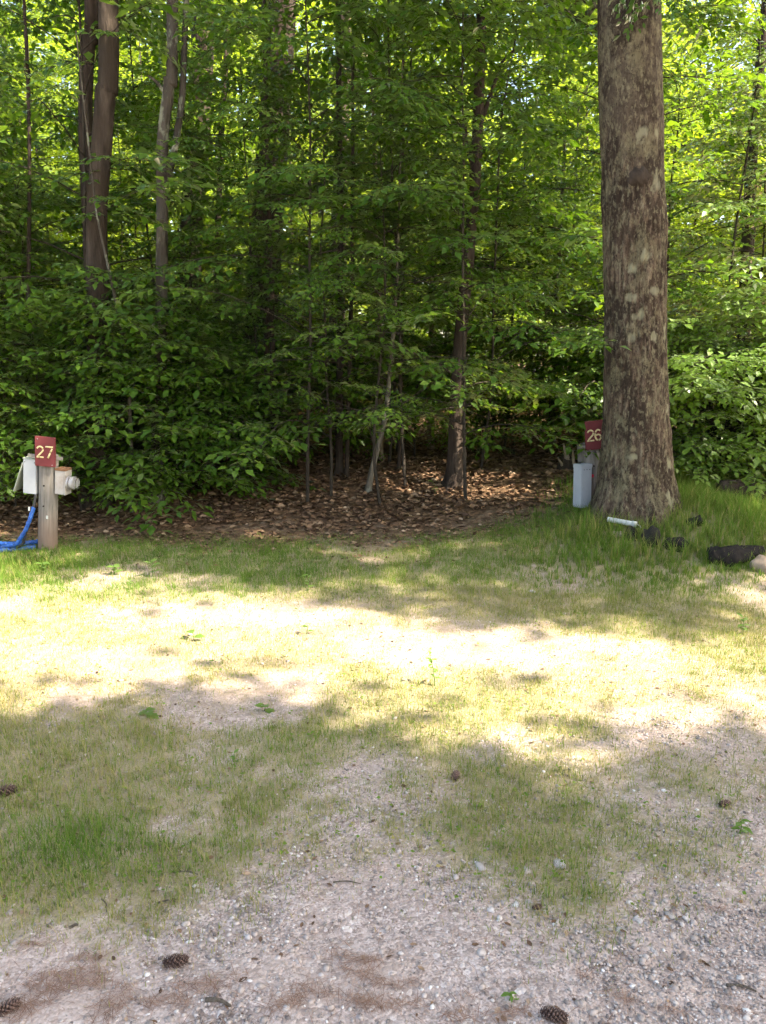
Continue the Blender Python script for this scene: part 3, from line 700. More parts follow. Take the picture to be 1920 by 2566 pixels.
def trunk_tree(name, label, px, Y, w0, w1, bark, crown=None, seed=0, extra=None, top=11.0, n=850, rad=(3, 3, 3.2)):
    """px: (u, v) of the trunk's middle from the foot up; w0, w1 diameters at foot and at the top in view"""
    rng = np.random.default_rng(seed); pts = [at(u, v, Y) for u, v in px]
    b = pts[0].copy(); b[2] = float(terrain(b[0], b[1])); pts[0] = b - [0, 0, 0.12]
    dv = pts[-1] - pts[-2]; dv = dv / np.linalg.norm(dv); up = pts[-1].copy()
    nxt = up + (dv * 0.5 + np.array([0, 0, 0.5])) * max(0.5, top - up[2]); pts.append(nxt)
    N, K = 90, 20
    P = curve_pts(pts, N); f = np.clip((P[:, 2] - b[2]) / max(0.1, up[2] - b[2]), 0, 3)
    r = 0.5 * (w0 + (w1 - w0) * f); r = np.maximum(r, 0.25 * w1) * (1 + 0.55 * np.exp(-((P[:, 2] - b[2]) / (0.8 * w0 + 0.03))))
    V, F = tube(P - b, r, K, False)
    th = np.tile(np.arange(K) * 2 * math.pi / K, N); hh = np.repeat(P[:, 2] - b[2], K)
    k = 1 + 0.16 * (fbm(np.cos(th) * 1.6 + hh * 1.1 + 7, np.sin(th) * 1.6 - hh * 0.7 + seed, seed, 3) - 0.5) + 0.06 * (vnoise(th * 4.8, hh * 5, seed + 3) - 0.5) + 0.3 * np.exp(-hh / (0.5 * w0 + 0.02)) * np.maximum(0, np.cos(th * 4 + seed))
    C = np.repeat(P - b, K, 0); V[:len(C)] = C + (V[:len(C)] - C) * k[:, None]
    wood = Acc().add(V, F)
    t = thing(name, label, 'tree', b)
    if extra: extra(wood, b, rng)
    if crown is None: crown = (nxt[0], nxt[1], nxt[2] + 1.2)
    lv = high_crown(rng, b, crown, rad, n, wood, zmin=above_frame)
    obj('trunk', wood.mesh('trunk', True), bark, t)
    if lv.n: obj('crown', lv.mesh('crown'), M['leaf_canopy'], t)
    return t

def dead_twigs(wood, b, rng, P0, n=8, ln=0.5, spread=0.5):
    for _ in range(n):
        p = np.asarray(P0, float) + rng.normal(0, spread * 0.4, 3); a = rng.uniform(0, 6.28); e = rng.uniform(-0.3, 0.6)
        d = np.array([math.cos(a) * math.cos(e), math.sin(a) * math.cos(e) * 0.6, math.sin(e)]) * ln * rng.uniform(0.5, 1.2)
        wood.add(*tube(curve_pts([p - b, p - b + d * 0.5 + rng.normal(0, 0.03, 3), p - b + d], 6), np.linspace(0.007, 0.002, 6), 4, False))

trunk_tree('forest_tree', 'brown trunked tree rising behind the number 27 post', [(243, 1255), (246, 950), (244, 750), (243, 550), (252, 400), (263, 240), (272, 0)], 7.75, 0.22, 0.175, M['bark_brown'], seed=1)
trunk_tree('forest_tree', 'grey trunked tree leaning close behind the brown trunk at left', [(238, 1235), (234, 900), (228, 600), (214, 300), (222, 100), (230, -60)], 8.6, 0.19, 0.13, M['bark_dark'], seed=2)
def fork2(wood, b, rng):
    P = curve_pts([at(405, 480, 7.8), at(432, 400, 7.85), at(455, 260, 7.9), at(462, 120, 7.9), at(470, -80, 7.9)], 12) - b
    wood.add(*tube(P, np.linspace(0.04, 0.025, 12), 8, False))
    Q = curve_pts([at(412, 230, 7.8), at(392, 205, 7.8), at(372, 190, 7.8)], 6) - b; wood.add(*tube(Q, np.linspace(0.022, 0.008, 6), 6, False))
trunk_tree('forest_tree', 'slender lichen spotted forked tree left of the two dark trunks', [(392, 1240), (396, 1080), (403, 900), (406, 600), (408, 350), (424, 210), (432, 0)], 7.8, 0.125, 0.10, M['bark_grey'], seed=3, extra=fork2, n=350)
trunk_tree('forest_tree', 'reddish dark trunk in shade between slender tree and thin stem', [(468, 1160), (470, 930), (472, 760), (484, 520), (500, 300), (508, 0)], 11.2, 0.36, 0.28, M['bark_brown'], seed=4)
trunk_tree('forest_tree', 'thickest dark trunk deep in the wood left of centre', [(640, 1150), (650, 930), (660, 720), (673, 520), (688, 320), (700, 100), (706, -40)], 11.0, 0.50, 0.36, M['bark_dark'], seed=5, n=600)
trunk_tree('forest_tree', 'thin straight dark stem between the two dark trunks', [(541, 1150), (543, 900), (546, 600), (556, 300), (568, 60)], 10.6, 0.085, 0.07, M['bark_dark'], seed=6, n=160)
def twigs6(wood, b, rng): dead_twigs(wood, b, rng, at(830, 400, 12.8), 9, 0.8, 0.7)
trunk_tree('forest_tree', 'dim brown trunk behind leaves just left of centre', [(842, 1120), (845, 800), (850, 560), (856, 330), (862, 60)], 13.0, 0.28, 0.22, M['bark_brown'], seed=7, extra=twigs6)
def limb7(wood, b, rng):
    P = curve_pts([at(1190, 430, 8.3), at(1168, 350, 8.3), at(1172, 250, 8.35)], 7) - b; wood.add(*tube(P, np.linspace(0.03, 0.008, 7), 6, False))
    P = curve_pts([at(1198, 330, 8.3), at(1232, 230, 8.3), at(1262, 150, 8.3), at(1300, 120, 8.3)], 9) - b; wood.add(*tube(P, np.linspace(0.03, 0.006, 9), 6, False))
trunk_tree('forest_tree', 'dark tree with crooked upper stem midway between centre and the big oak', [(1138, 1212), (1143, 1080), (1150, 900), (1168, 700), (1190, 450), (1200, 250), (1206, 60), (1210, -80)], 8.3, 0.165, 0.085, M['bark_dark'], seed=8, extra=limb7)
trunk_tree('forest_tree', 'pale leaning birch like sapling rooted in the leaf litter', [(918, 1240), (932, 1180), (948, 1120), (966, 1040), (978, 930), (990, 780), (998, 600)], 8.1, 0.065, 0.028, M['bark_pale'], seed=9, top=4.6, n=60, rad=(1, 1, 0.8))
trunk_tree('forest_tree', 'thin pale stem leaning left across the brown trunk', [(330, 1215), (327, 1080), (322, 950), (303, 820), (274, 680), (250, 570), (236, 480)], 7.5, 0.045, 0.022, M['bark_grey'], seed=10, top=4.4, n=60, rad=(1, 1, 0.8))
for k, (u, v, du, Y, w, lab) in enumerate([(664, 1215, 6, 8.7, 0.06, 'left stem of two thin dark stems before the sunlit litter'), (688, 1222, -8, 8.6, 0.07, 'right stem of two thin dark stems before the sunlit litter'),
        (850, 1212, 4, 8.8, 0.085, 'left of two dark stems close left of the pale leaning sapling'), (868, 1216, 14, 8.7, 0.05, 'right of two dark stems close left of the pale leaning sapling'),
        (1000, 1196, 10, 9.0, 0.045, 'thin dark stem just right of the pale leaning sapling'), (60, 1215, 12, 8.4, 0.05, 'thin dim stem above the open box lid at far left')]):
    trunk_tree('thin_tree', lab, [(u, v), (u + du * 0.4, v - 220), (u + du, v - 520), (u + du * 1.6 - 6, v - 900)], Y, w, w * 0.7, M['bark_dark'], seed=20 + k, top=5.2, n=50, rad=(1, 1, 0.7))
trunk_tree('forest_tree', 'dark slanting tree at the upper right edge', [(1855, 1130), (1868, 700), (1884, 400), (1896, 270), (1912, 100), (1925, -40)], 11.5, 0.20, 0.12, M['bark_dark'], seed=30)
trunk_tree('thin_tree', 'short sunlit pale stem left of the big oak', [(1384, 1120), (1388, 900), (1394, 740), (1402, 620), (1408, 500)], 11.0, 0.07, 0.045, M['bark_pale'], seed=31, top=5.0, n=30, rad=(0.8, 0.8, 0.6))
trunk_tree('thin_tree', 'thin pale stem touching the left side of the big oak', [(1428, 1120), (1430, 900), (1434, 700), (1440, 520)], 11.6, 0.05, 0.035, M['bark_pale'], seed=32, top=5.0, n=30, rad=(0.8, 0.8, 0.6))
def snag():
    b = at(1080, 1120, 10.5); b[2] = terrain(b[0], b[1]); w = Acc()
    w.add(*tube(curve_pts([b * 0 - [0, 0, 0.1], at(1082, 800, 10.5) - b, at(1090, 560, 10.5) - b, at(1094, 372, 10.5) - b], 14), np.linspace(0.055, 0.018, 14), 7))
    w.add(*tube(curve_pts([at(1090, 540, 10.5) - b, at(1110, 500, 10.45) - b, at(1126, 452, 10.4) - b, at(1094, 375, 10.45) - b], 10), np.linspace(0.02, 0.012, 10), 6))
    rng = np.random.default_rng(33); dead_twigs(w, b, rng, at(1070, 420, 10.5), 8, 0.5, 0.4)
    tag(obj('dead_snag', w.mesh('dead_snag', True), M['deadwood'], loc=b), 'bare broken grey snag standing among leaves right of centre', 'dead tree')
snag()
def twig_tangle():
    b = at(955, 1125, 9.6); b[2] = terrain(b[0], b[1]); w = Acc(); rng = np.random.default_rng(34)
    w.add(*tube(curve_pts([b * 0 - [0, 0, 0.1], at(950, 700, 9.6) - b, at(940, 400, 9.6) - b, at(930, 180, 9.6) - b], 14), np.linspace(0.04, 0.015, 14), 6))
    for (u, v) in ((900, 230), (960, 220), (930, 170), (985, 250), (880, 180)): dead_twigs(w, b, rng, at(u, v, 9.5), 5, 0.55, 0.3)
    tag(obj('dead_sapling', w.mesh('dead_sapling', True), M['deadwood'], loc=b), 'dead sapling with a tangle of bare twigs high at centre', 'dead tree')
twig_tangle()

# ------------------------------------------------------------------ the big oak
def make_oak():
    rng = np.random.default_rng(40); Y = 6.35
    rows = [(1290, 1474, 1706), (1262, 1487, 1699), (1230, 1494, 1690), (1180, 1502, 1682), (1100, 1510, 1677), (1000, 1516, 1671), (900, 1517, 1668), (760, 1516, 1667), (640, 1515, 1666), (560, 1511, 1669), (500, 1510, 1664), (400, 1508, 1660), (320, 1503, 1661), (200, 1499, 1659), (100, 1498, 1657), (0, 1497, 1655), (-120, 1497, 1650)]
    C, Rr = [], []
    for v, a, c in rows:
        l, r = at(a, v, Y), at(c, v, Y); C.append((l + r) / 2); Rr.append((r[0] - l[0]) / 2)
    b = C[0].copy(); b[2] = float(terrain(b[0], b[1])); C[0] = b - [0, 0, 0.1]
    for k in range(1, 8): C.append(C[len(rows) - 1] + np.array([0.06 * k, 0.03 * k, 0.8 * k])); Rr.append(Rr[len(rows) - 1] * (1 - 0.07 * k))
    n = 420; K = 112; P = curve_pts(C, n); R = np.interp(np.linspace(0, 1, n), np.linspace(0, 1, len(Rr)), Rr)
    th = np.arange(K) * 2 * math.pi / K; TH, ZZ = np.meshgrid(th, P[:, 2] - b[2])
    cs, sn = np.cos(TH) * 3.2, np.sin(TH) * 3.2
    warp = (fbm(TH * 2 + 5, ZZ * 2.2, 81) - 0.5) * 0.28
    rid = np.abs(((TH * K / (2 * math.pi) / 3.5 + warp * 6 + 1.3 * (fbm(TH * 3, ZZ * 5.0, 89, 3) - 0.5)) % 1) - 0.5) * 2
    rid = np.clip(rid * 1.5, 0, 1)
    rid = rid * (0.3 + 0.7 * vnoise(TH * 11, ZZ * 9, 83))
    rough = 1 - 0.65 * sstep(2.0, 3.4, ZZ)
    lump = (fbm(cs, ZZ * 1.6 + sn, 85) - 0.5) * 0.05
    flare = 0.05 * np.exp(-ZZ / 0.2) * (0.5 + 0.5 * np.cos(TH * 5 + 0.8)) ** 2
    rr = R[:, None] * (1 - 0.05 + lump) + 0.021 * rid * rough + flare
    V = np.stack([P[:, 0][:, None] - b[0] + rr * np.cos(TH), P[:, 1][:, None] - b[1] + rr * np.sin(TH), np.repeat((P[:, 2] - b[2])[:, None], K, 1)], -1)
    i = np.arange(n - 1)[:, None] * K; j = np.arange(K)[None]; j2 = (j + 1) % K
    F = np.stack([i + j, i + j2, i + K + j2, i + K + j], -1).reshape(-1, 4)
    # pale lichen patches at the places they grow on the bark facing the clearing
    li = np.zeros_like(TH)
    for u, v, ru, rv in ((1585, 355, 20, 22), (1628, 355, 10, 18), (1622, 470, 16, 26), (1556, 750, 16, 16), (1618, 735, 14, 12), (1580, 795, 18, 16), (1562, 848, 14, 14), (1617, 845, 13, 14), (1647, 830, 9, 26), (1655, 1020, 13, 14), (1562, 1135, 15, 12), (1655, 1150, 14, 22), (1650, 1235, 20, 30), (1560, 680, 14, 14), (1590, 650, 16, 16), ):
        p = at(u, v, Y); k = np.argmin(np.abs(P[:, 2] - p[2])); dx = (p[0] - P[k, 0]) / R[k]; t0 = -math.acos(max(-0.97, min(0.97, dx)))
        t0 %= 2 * math.pi; da = np.abs((TH - t0 + math.pi) % (2 * math.pi) - math.pi) * R[k]
        dz = ZZ - (p[2] - b[2]); w = 0.35 * (fbm(TH * 8, ZZ * 14, 87) - 0.5)
        e = np.sqrt((da / (ru / 300.0)) ** 2 + (dz / (rv / 300.0)) ** 2) + w * 2.2 + 1.3 * (fbm(TH * 16, ZZ * 22, int(u) % 40, 3) - 0.5)
        li = np.maximum(li, 0.85 * (1 - sstep(0.25, 1.3, e)))
    t = thing('oak_tree', 'big rough barked tree with pale lichen patches beside the number 26 post', 'tree', b)
    me = mesh_np('trunk', V.reshape(-1, 3), F, {'lichen': li.ravel(), 'height': ZZ.ravel(), 'ridge': rid.ravel()}, True)
    obj('trunk', me, M['oak_bark'], t)
    # knot scar and low leafy bough at the top of the view
    scar = at(1602, 440, Y - 0.27) - b
    bm = bmesh.new(); bmesh.ops.create_uvsphere(bm, u_segments=16, v_segments=10, radius=1)
    for v in bm.verts: v.co = Vector((v.co.x * 0.085, v.co.y * 0.05, v.co.z * 0.075)) * (1 + 0.12 * math.sin(v.co.x * 9 + v.co.z * 7))
    bmesh.ops.translate(bm, vec=Vector(scar) + Vector((0.02, 0.06, 0)), verts=bm.verts); sm = bpy.data.meshes.new('branch_scar'); bm.to_mesh(sm); bm.free()
    sm.polygons.foreach_set('use_smooth', np.ones(len(sm.polygons), bool)); obj('branch_scar', sm, M['bark_brown'], t)
    top = P[int(n * 0.93)] - b; wood = Acc()
    lv = high_crown(rng, b, (b[0] + 1.2, b[1] + 1.2, 9.5), (4.6, 4.2, 3.6), 1700, wood, zmin=above_frame)
    for k in range(7):
        a = rng.uniform(0, 6.28); e = top + np.array([math.cos(a) * 2.6, math.sin(a) * 2.6, rng.uniform(1.5, 4)])
        obj('limb', mesh_np('limb', *tube(curve_pts([top - [0, 0, 0.6], (top + e) / 2 + [0, 0, -0.2], e], 8), np.linspace(0.12, 0.03, 8), 7, False), None, True), M['bark_brown'], t)
    bough = curve_pts([at(1630, -190, Y) - b, at(1645, -110, Y - 0.35) - b, at(1640, -40, Y - 0.5) - b], 7); obj('bough', mesh_np('bough', *tube(bough, np.linspace(0.02, 0.006, 7), 6, False), None, True), M['bark_brown'], t)
    for k in range(12):
        e = at(rng.uniform(1565, 1720), rng.uniform(-120, -30), Y - rng.uniform(0.25, 0.6)) - b
        a = rng.uniform(0, 6.28); (v, f, aa), (tv, tf, ta) = SPR_BIG[k % 3]
        V_, F_ = stamp(v, f, frames(np.array([[math.cos(a), math.sin(a) * 0.5, -0.5]]), np.array([[0, -0.3, 1.0]])), np.array([e]), [0.5]); lv.add(V_, F_, aa)
    tag(obj('branchwork', wood.mesh('branchwork', True), M['bark_brown'], t), kind='stuff'); obj('crown', lv.mesh('crown'), M['leaf_canopy'], t)
    return t, b
oak, OAKB = make_oak()

# ------------------------------------------------------------------ unseen trees added beyond the frame to shade clearing and wood
SHADE = [  # x, y, crown z, radii, clusters
    (7.6, 4.4, 10.2, (4.0, 3.4, 3.2), 1700), (12.0, 4.2, 13.0, (4.2, 3.6, 4.0), 1600), (9.0, 8.6, 11.5, (4.0, 3.6, 3.8), 1400), (14.5, 8.0, 15.0, (4.4, 4.2, 4.4), 1200), (6.2, 10.8, 10.5, (3.2, 3.0, 3.0), 900),
    (7.0, -1.2, 9.0, (3.8, 3.2, 3.2), 1700), (10.8, -2.2, 11.8, (3.8, 3.4, 3.8), 1700), (5.6, -4.6, 9.5, (3.6, 3.0, 3.2), 1200), (14.0, 0.4, 14.5, (4.0, 3.6, 3.8), 1300), (4.6, -1.6, 7.6, (2.4, 2.2, 1.8), 700)]
for k, (x, y, cz, rad, n) in enumerate(SHADE):
    rng = np.random.default_rng(200 + k); b = np.array([x, y, float(terrain(x, y))]); wood = Acc()
    P = curve_pts([b * 0 - [0, 0, 0.1], [rng.normal(0, .1), rng.normal(0, .1), cz * 0.35], [rng.normal(0, .2), rng.normal(0, .2), cz * 0.7], [rng.normal(0, .3), rng.normal(0, .3), cz]], 20)
    if k == 9: P[:, 0] += 2.2 * (1 - np.linspace(0, 1, 20)) ** 1.0      # leans out over the road from the right
    wood.add(*tube(P, np.linspace(0.22, 0.06, 20) * (1 + 0.5 * np.exp(-np.linspace(0, 12, 20))), 12, False))
    lv = high_crown(rng, b, (x, y, cz), rad, n, wood)
    t = thing('unseen_shade_tree', ['unseen leafy tree added beyond the right edge to shade the wood', 'unseen leafy tree added on the near side to shade the gravel'][k >= 5], 'tree', b, group=['unseen shade trees added beyond the right edge', 'unseen shade trees added on the near side'][k >= 5])
    obj('trunk', wood.mesh('trunk', True), M['bark_grey'], t)
    if lv.n: obj('crown', lv.mesh('crown'), M['leaf_canopy'], t)

# ------------------------------------------------------------------ understorey saplings
def proto(seed, H, h0, nb, reach, per, r, sprays, name, label, bark, leafm, **kw):
    rng = np.random.default_rng(seed); w, l = branchy(rng, H, h0, nb, reach, sprays, per, r, **kw)
    return plant(name, label, 'sapling', w, l, bark, leafm, (0, -200, 0))
UND = 'leafy understorey sapling in the shaded wood, one of many alike'
protos_hi = [proto(300 + k, H, 0.65, nb, 1.9, 5, 0.02, [SPR, SPR_BIG, SPR_SMALL, SPR][k], 'sapling', UND, M['twig'], M['leaf']) for k, (H, nb) in enumerate(((5.2, 34), (6.4, 40), (4.2, 30), (6.0, 36)))]
protos_lo = [proto(310 + k, H, 0.25, nb, 1.7, 5, 0.022, [SPR_BIG, SPR, SPR_SMALL][k], 'sapling', UND, M['twig'], M['leaf']) for k, (H, nb) in enumerate(((4.6, 40), (3.2, 34), (5.6, 42)))]
protos_far = [proto(320 + k, H, 1.2, nb, 3.4, 6, 0.09, SPR_FAR, 'tall_tree', UND, M['bark_grey'], M['leaf_far_sunlit'], spr_sc=(0.8, 1.35)) for k, (H, nb) in enumerate(((13, 58), (16, 66), (10, 50)))]
protos_mid = [proto(330 + k, H, 0.25, nb, 2.3, 5, 0.035, SPR_FAR, 'sapling', UND, M['twig'], M['leaf_far_sunlit'], spr_sc=(0.55, 0.85)) for k, (H, nb) in enumerate(((5.0, 40), (6.5, 46)))]
used = set()
def place(pr, x, y, rot, sc, label, group, cat=None):
    loc = (x, y, float(terrain(x, y)) - 0.03)
    if pr.name not in used:
        used.add(pr.name); pr.location = loc; pr.rotation_euler = (0, 0, rot); pr.scale = (sc,) * 3; pr['label'] = label; pr['group'] = group; o = pr
    else: o = dup(pr, loc, rot, sc, label, group)
    if cat: o['category'] = cat
    return o
protos_sun = [proto(340 + k, H, 0.3, nb, 1.7, 5, 0.022, SPR, 'sapling', UND, M['twig'], M['leaf_shrub_sunlit']) for k, (H, nb) in enumerate(((4.6, 38), (5.8, 42)))]
rng = np.random.default_rng(77)
MARKS = [(-0.43, 'above the number 27 post'), (-0.365, 'beside the brown trunk'), (-0.29, 'at the slender lichen spotted tree'), (-0.20, 'by the thickest dark trunk'), (-0.10, 'left of the middle of the wood'), (0.0, 'over the pale leaning sapling'), (0.08, 'right of the pale leaning sapling'), (0.15, 'by the crooked dark tree'), (0.27, 'just left of the big oak'), (0.36, 'behind the big oak'), (0.44, 'just right of the big oak'), (9, 'at the far right edge')]
def where(q): return next(w for lim, w in MARKS if q < lim)
ORD = ['front', 'second', 'third', 'fourth', 'fifth', 'sixth', 'seventh', 'eighth']
for row, (yy, step) in enumerate(((8.0, 1.15), (9.1, 1.25), (10.3, 1.45))):
    for x in np.arange(-0.56 * yy - 1.2, 0.56 * yy + 1.6, step):
        x = x + rng.uniform(-0.4, 0.4); y = yy + rng.uniform(-0.35, 0.35); q = x / y
        if -0.42 < q < -0.13 and rng.random() < 0.45: continue
        if q > 0.38 and row == 0: continue
        if 0.7 < x < 3.4 and y < 8.9: continue
        if q > 0.45 and y < 9.6 and x < 5.6: continue
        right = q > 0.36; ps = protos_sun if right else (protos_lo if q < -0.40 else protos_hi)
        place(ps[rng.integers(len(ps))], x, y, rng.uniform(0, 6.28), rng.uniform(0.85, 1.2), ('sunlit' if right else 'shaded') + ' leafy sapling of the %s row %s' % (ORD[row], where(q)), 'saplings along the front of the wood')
for x in np.arange(-6.4, 4.9, 0.95):
    x = x + rng.uniform(-0.3, 0.3); y = 11.0 + rng.uniform(-0.5, 0.5)
    place(protos_lo[rng.integers(3)], x, y, rng.uniform(0, 6.28), rng.uniform(0.6, 1.0), 'shaded bushy sapling of the fourth row ' + where(x / y), 'saplings along the front of the wood')
protos_bush = [proto(345 + k, H, 0.12, nb, 1.0, 4, 0.014, [SPR, SPR_SMALL][k], 'leafy_bush', UND, M['twig'], M['leaf']) for k, (H, nb) in enumerate(((1.5, 26), (2.0, 30)))]
for k, x in enumerate(np.arange(-4.6, 2.9, 0.85)):
    x = x + rng.uniform(-0.25, 0.25); y = 9.75 + rng.uniform(-0.35, 0.35)
    if 1.2 < x: y = 10.1
    o = place(protos_bush[k % 2], x, y, rng.uniform(0, 6.28), rng.uniform(0.7, 1.05), 'dark low bush behind the litter, %s from the left' % ['first', 'second', 'third', 'fourth', 'fifth', 'sixth', 'seventh', 'eighth', 'ninth', 'tenth'][k], 'dark low bushes behind the leaf litter', 'bush')
for k, (x, y, sc, lab) in enumerate(((0.85, 7.75, 0.95, 'leafy sapling in front of the crooked dark tree'), (1.15, 9.0, 0.9, 'leafy sapling between the crooked dark tree and the big oak'), (-0.55, 8.0, 0.9, 'leafy sapling left of the pale leaning sapling'), (0.25, 8.3, 1.0, 'leafy sapling close right of the pale leaning sapling'), (-1.35, 8.6, 0.85, 'leafy sapling left of the two thin dark stems'))):
    place(protos_hi[k % 4], x, y, 1.7 * k, sc, lab, 'saplings along the front of the wood')
for row, (yy, step) in enumerate(((15.2, 1.9), (17.2, 2.0), (19.6, 2.3), (22.5, 2.6))):
    for x in np.arange(-0.58 * yy - 1, 0.58 * yy + 2.5, step):
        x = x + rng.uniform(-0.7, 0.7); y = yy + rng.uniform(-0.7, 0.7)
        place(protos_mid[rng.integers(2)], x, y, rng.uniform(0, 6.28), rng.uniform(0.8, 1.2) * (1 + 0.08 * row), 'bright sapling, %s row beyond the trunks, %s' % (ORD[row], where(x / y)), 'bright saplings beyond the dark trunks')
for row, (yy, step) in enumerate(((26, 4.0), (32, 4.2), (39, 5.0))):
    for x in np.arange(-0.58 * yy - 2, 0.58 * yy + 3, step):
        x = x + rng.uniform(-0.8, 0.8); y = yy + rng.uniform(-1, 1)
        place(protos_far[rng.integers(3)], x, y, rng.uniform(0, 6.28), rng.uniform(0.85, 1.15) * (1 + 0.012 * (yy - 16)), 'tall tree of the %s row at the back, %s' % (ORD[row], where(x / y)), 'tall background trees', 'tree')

# leafy bush drooping over the litter right of the number 27 post
def near_bush():
    rng = np.random.default_rng(350); b = spot(330, 1262); b[2] -= 0.02
    w, l = branchy(rng, 2.3, 0.05, 52, 1.15, SPR, 4, 0.014)
    plant('leafy_bush', 'leafy green bush drooping to the litter right of the number 27 post', 'bush', w, l, M['twig'], M['leaf'], b)
    b = spot(120, 1262); w, l = branchy(np.random.default_rng(351), 2.0, 0.2, 22, 1.0, SPR, 3, 0.014)
    plant('leafy_bush', 'leafy dark bush behind the number 27 post', 'bush', w, l, M['twig'], M['leaf'], b)
    b = spot(455, 1270); w, l = branchy(np.random.default_rng(352), 1.7, 0.05, 34, 0.9, SPR, 4, 0.012)
    plant('leafy_bush', 'small leafy bush at the edge of the brown litter, left of centre', 'bush', w, l, M['twig'], M['leaf'], b)
    for k, (u, v, H, lab) in enumerate(((40, 1275, 1.7, 'dark leafy bush at the left edge behind the open box'), (205, 1280, 1.4, 'dark leafy bush at the foot of the brown trunk'), (520, 1235, 1.3, 'dark leafy bush over the litter left of the thin dark stems'))):
        w, l = branchy(np.random.default_rng(353 + k), H, 0.05, 32, 0.9, [SPR, SPR_SMALL, SPR_BIG][k], 3, 0.012)
        plant('leafy_bush', lab, 'bush', w, l, M['twig'], M['leaf'], spot(u, v))
near_bush()
def sunny_bushes():
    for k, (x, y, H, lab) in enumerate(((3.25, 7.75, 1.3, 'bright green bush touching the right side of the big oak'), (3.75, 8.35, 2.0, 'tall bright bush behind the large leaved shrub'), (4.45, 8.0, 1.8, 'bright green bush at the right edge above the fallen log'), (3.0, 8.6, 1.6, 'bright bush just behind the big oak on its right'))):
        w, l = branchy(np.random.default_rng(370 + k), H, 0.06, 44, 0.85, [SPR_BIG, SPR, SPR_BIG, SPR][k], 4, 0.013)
        plant('leafy_bush', lab, 'bush', w, l, M['twig'], M['leaf_shrub_sunlit'], (x, y, float(terrain(x, y)) - 0.02))
sunny_bushes()

LEAF8 = [mesh_np('leaf', (L8V * np.array([1, w, 1])), L8F, {'rnd': np.full(8, r)}, True) for w, r in ((0.9, 0.2), (0.78, 0.5), (1.0, 0.8), (0.85, 0.95))]
def big_leaf_shrub():
    """sunlit shrub right of the oak; whorls of drooping leaves, each leaf its own piece"""
    rng = np.random.default_rng(360); b = at(1850, 1200, 7.9); b[2] = float(terrain(b[0], b[1]))
    t = thing('broadleaf_shrub', 'sunlit pale green shrub with large drooping leaves right of the big oak', 'shrub', b)
    w = Acc(); cnt = 0; more = Acc()
    tips = []
    while len(tips) < 230:
        d = rng.normal(0, 1, 3); d = d / np.linalg.norm(d); rr = rng.uniform(0.72, 1.0)
        if d[2] < -0.9 or d[1] > 0.6: continue
        e = np.array([0.05 + 1.0 * d[0] * rr, 0.75 * d[1] * rr, 0.72 + 0.72 * d[2] * rr]) ; tips.append(e)
    tips.sort(key=lambda e: e[1] - 0.5 * e[2])
    for e in tips:
        m_ = np.array([e[0] * 0.45, e[1] * 0.5, e[2] * 0.75]); P = curve_pts([[0, 0, 0], m_ * np.array([0.6, 0.6, 0.7]), m_ + [0, 0, 0.15], e], 9)
        w.add(*tube(P, np.linspace(0.011, 0.003, 9), 4, False))
        for q in range(7):
            a = q * 0.9 + rng.normal(0, 0.2); d = np.array([math.cos(a), math.sin(a), rng.uniform(-0.7, 0.0)]); R = frames(d[None], np.array([[d[0] * 0.4, d[1] * 0.4, 1.0]]))[0]
            s_ = rng.uniform(0.09, 0.14); p = e + rng.normal(0, 0.02, 3)
            if cnt < 290:
                o = bpy.data.objects.new('leaf', LEAF8[rng.integers(4)]); COL.objects.link(o); o.parent = t
                o.matrix_local = Matrix.Translation(Vector(p)) @ Matrix(R.tolist()).to_4x4() @ Matrix.Scale(s_, 4); cnt += 1
            else:
                V, F = stamp(L8V, L8F, R[None], p[None], [s_]); more.add(V, F, rng.random())
    obj('stems', w.mesh('stems', True), M['twig'], t)
    o = obj('foliage', more.mesh('foliage'), M['leaf_shrub_sunlit'], t); o['kind'] = 'stuff'
for me in LEAF8: me.materials.append(M['leaf_shrub_sunlit'])
big_leaf_shrub()

# ------------------------------------------------------------------ campsite posts
def ribbon(acc, P, w, z0=0.0, z1=0.0018):
    """flat painted stroke in the x-z plane, facing -y"""
    P = np.asarray(P, float); T = norm(np.gradient(P, axis=0)); N = np.stack([-T[:, 1], T[:, 0]], -1) * w / 2
    L_, R_ = P + N, P - N; n = len(P)
    def q(A, y): return np.stack([A[:, 0], np.full(n, y), A[:, 1]], -1)
    V = np.concatenate([q(L_, -z1), q(R_, -z1), q(L_, -z0), q(R_, -z0)]); i = np.arange(n - 1)
    F = np.concatenate([np.stack([i, i + 1, n + i + 1, n + i], -1), np.stack([i, 2 * n + i, 2 * n + i + 1, i + 1], -1), np.stack([n + i, n + i + 1, 3 * n + i + 1, 3 * n + i], -1),
                        np.array([[0, n, 3 * n, 2 * n], [n - 1, 3 * n - 1, 4 * n - 1, 2 * n - 1][:4]])])
    acc.add(V, F)
def arc(cx, cz, rx, rz, a0, a1, n=18):
    a = np.radians(np.linspace(a0, a1, n)); return np.stack([cx + rx * np.cos(a), cz + rz * np.sin(a)], -1)
def seg(*p): return np.array(p, float)
STROKES = {'2': [arc(0.30, 0.69, 0.245, 0.245, 168, 20), np.concatenate([arc(0.30, 0.69, 0.245, 0.245, 6, -32, 6), seg((0.40, 0.44), (0.22, 0.25), (0.10, 0.12))]), seg((0.0, 0.065), (0.20, 0.065)), seg((0.25, 0.065), (0.60, 0.065))],
           '7': [seg((-0.02, 0.935), (0.62, 0.935)), seg((0.54, 0.80), (0.40, 0.50)), seg((0.38, 0.45), (0.18, 0.0))],
           '6': [arc(0.31, 0.5, 0.25, 0.435, 48, 150), arc(0.31, 0.5, 0.25, 0.435, 160, 262), arc(0.31, 0.30, 0.235, 0.235, 140, 15), arc(0.31, 0.30, 0.235, 0.235, 5, -82)]}
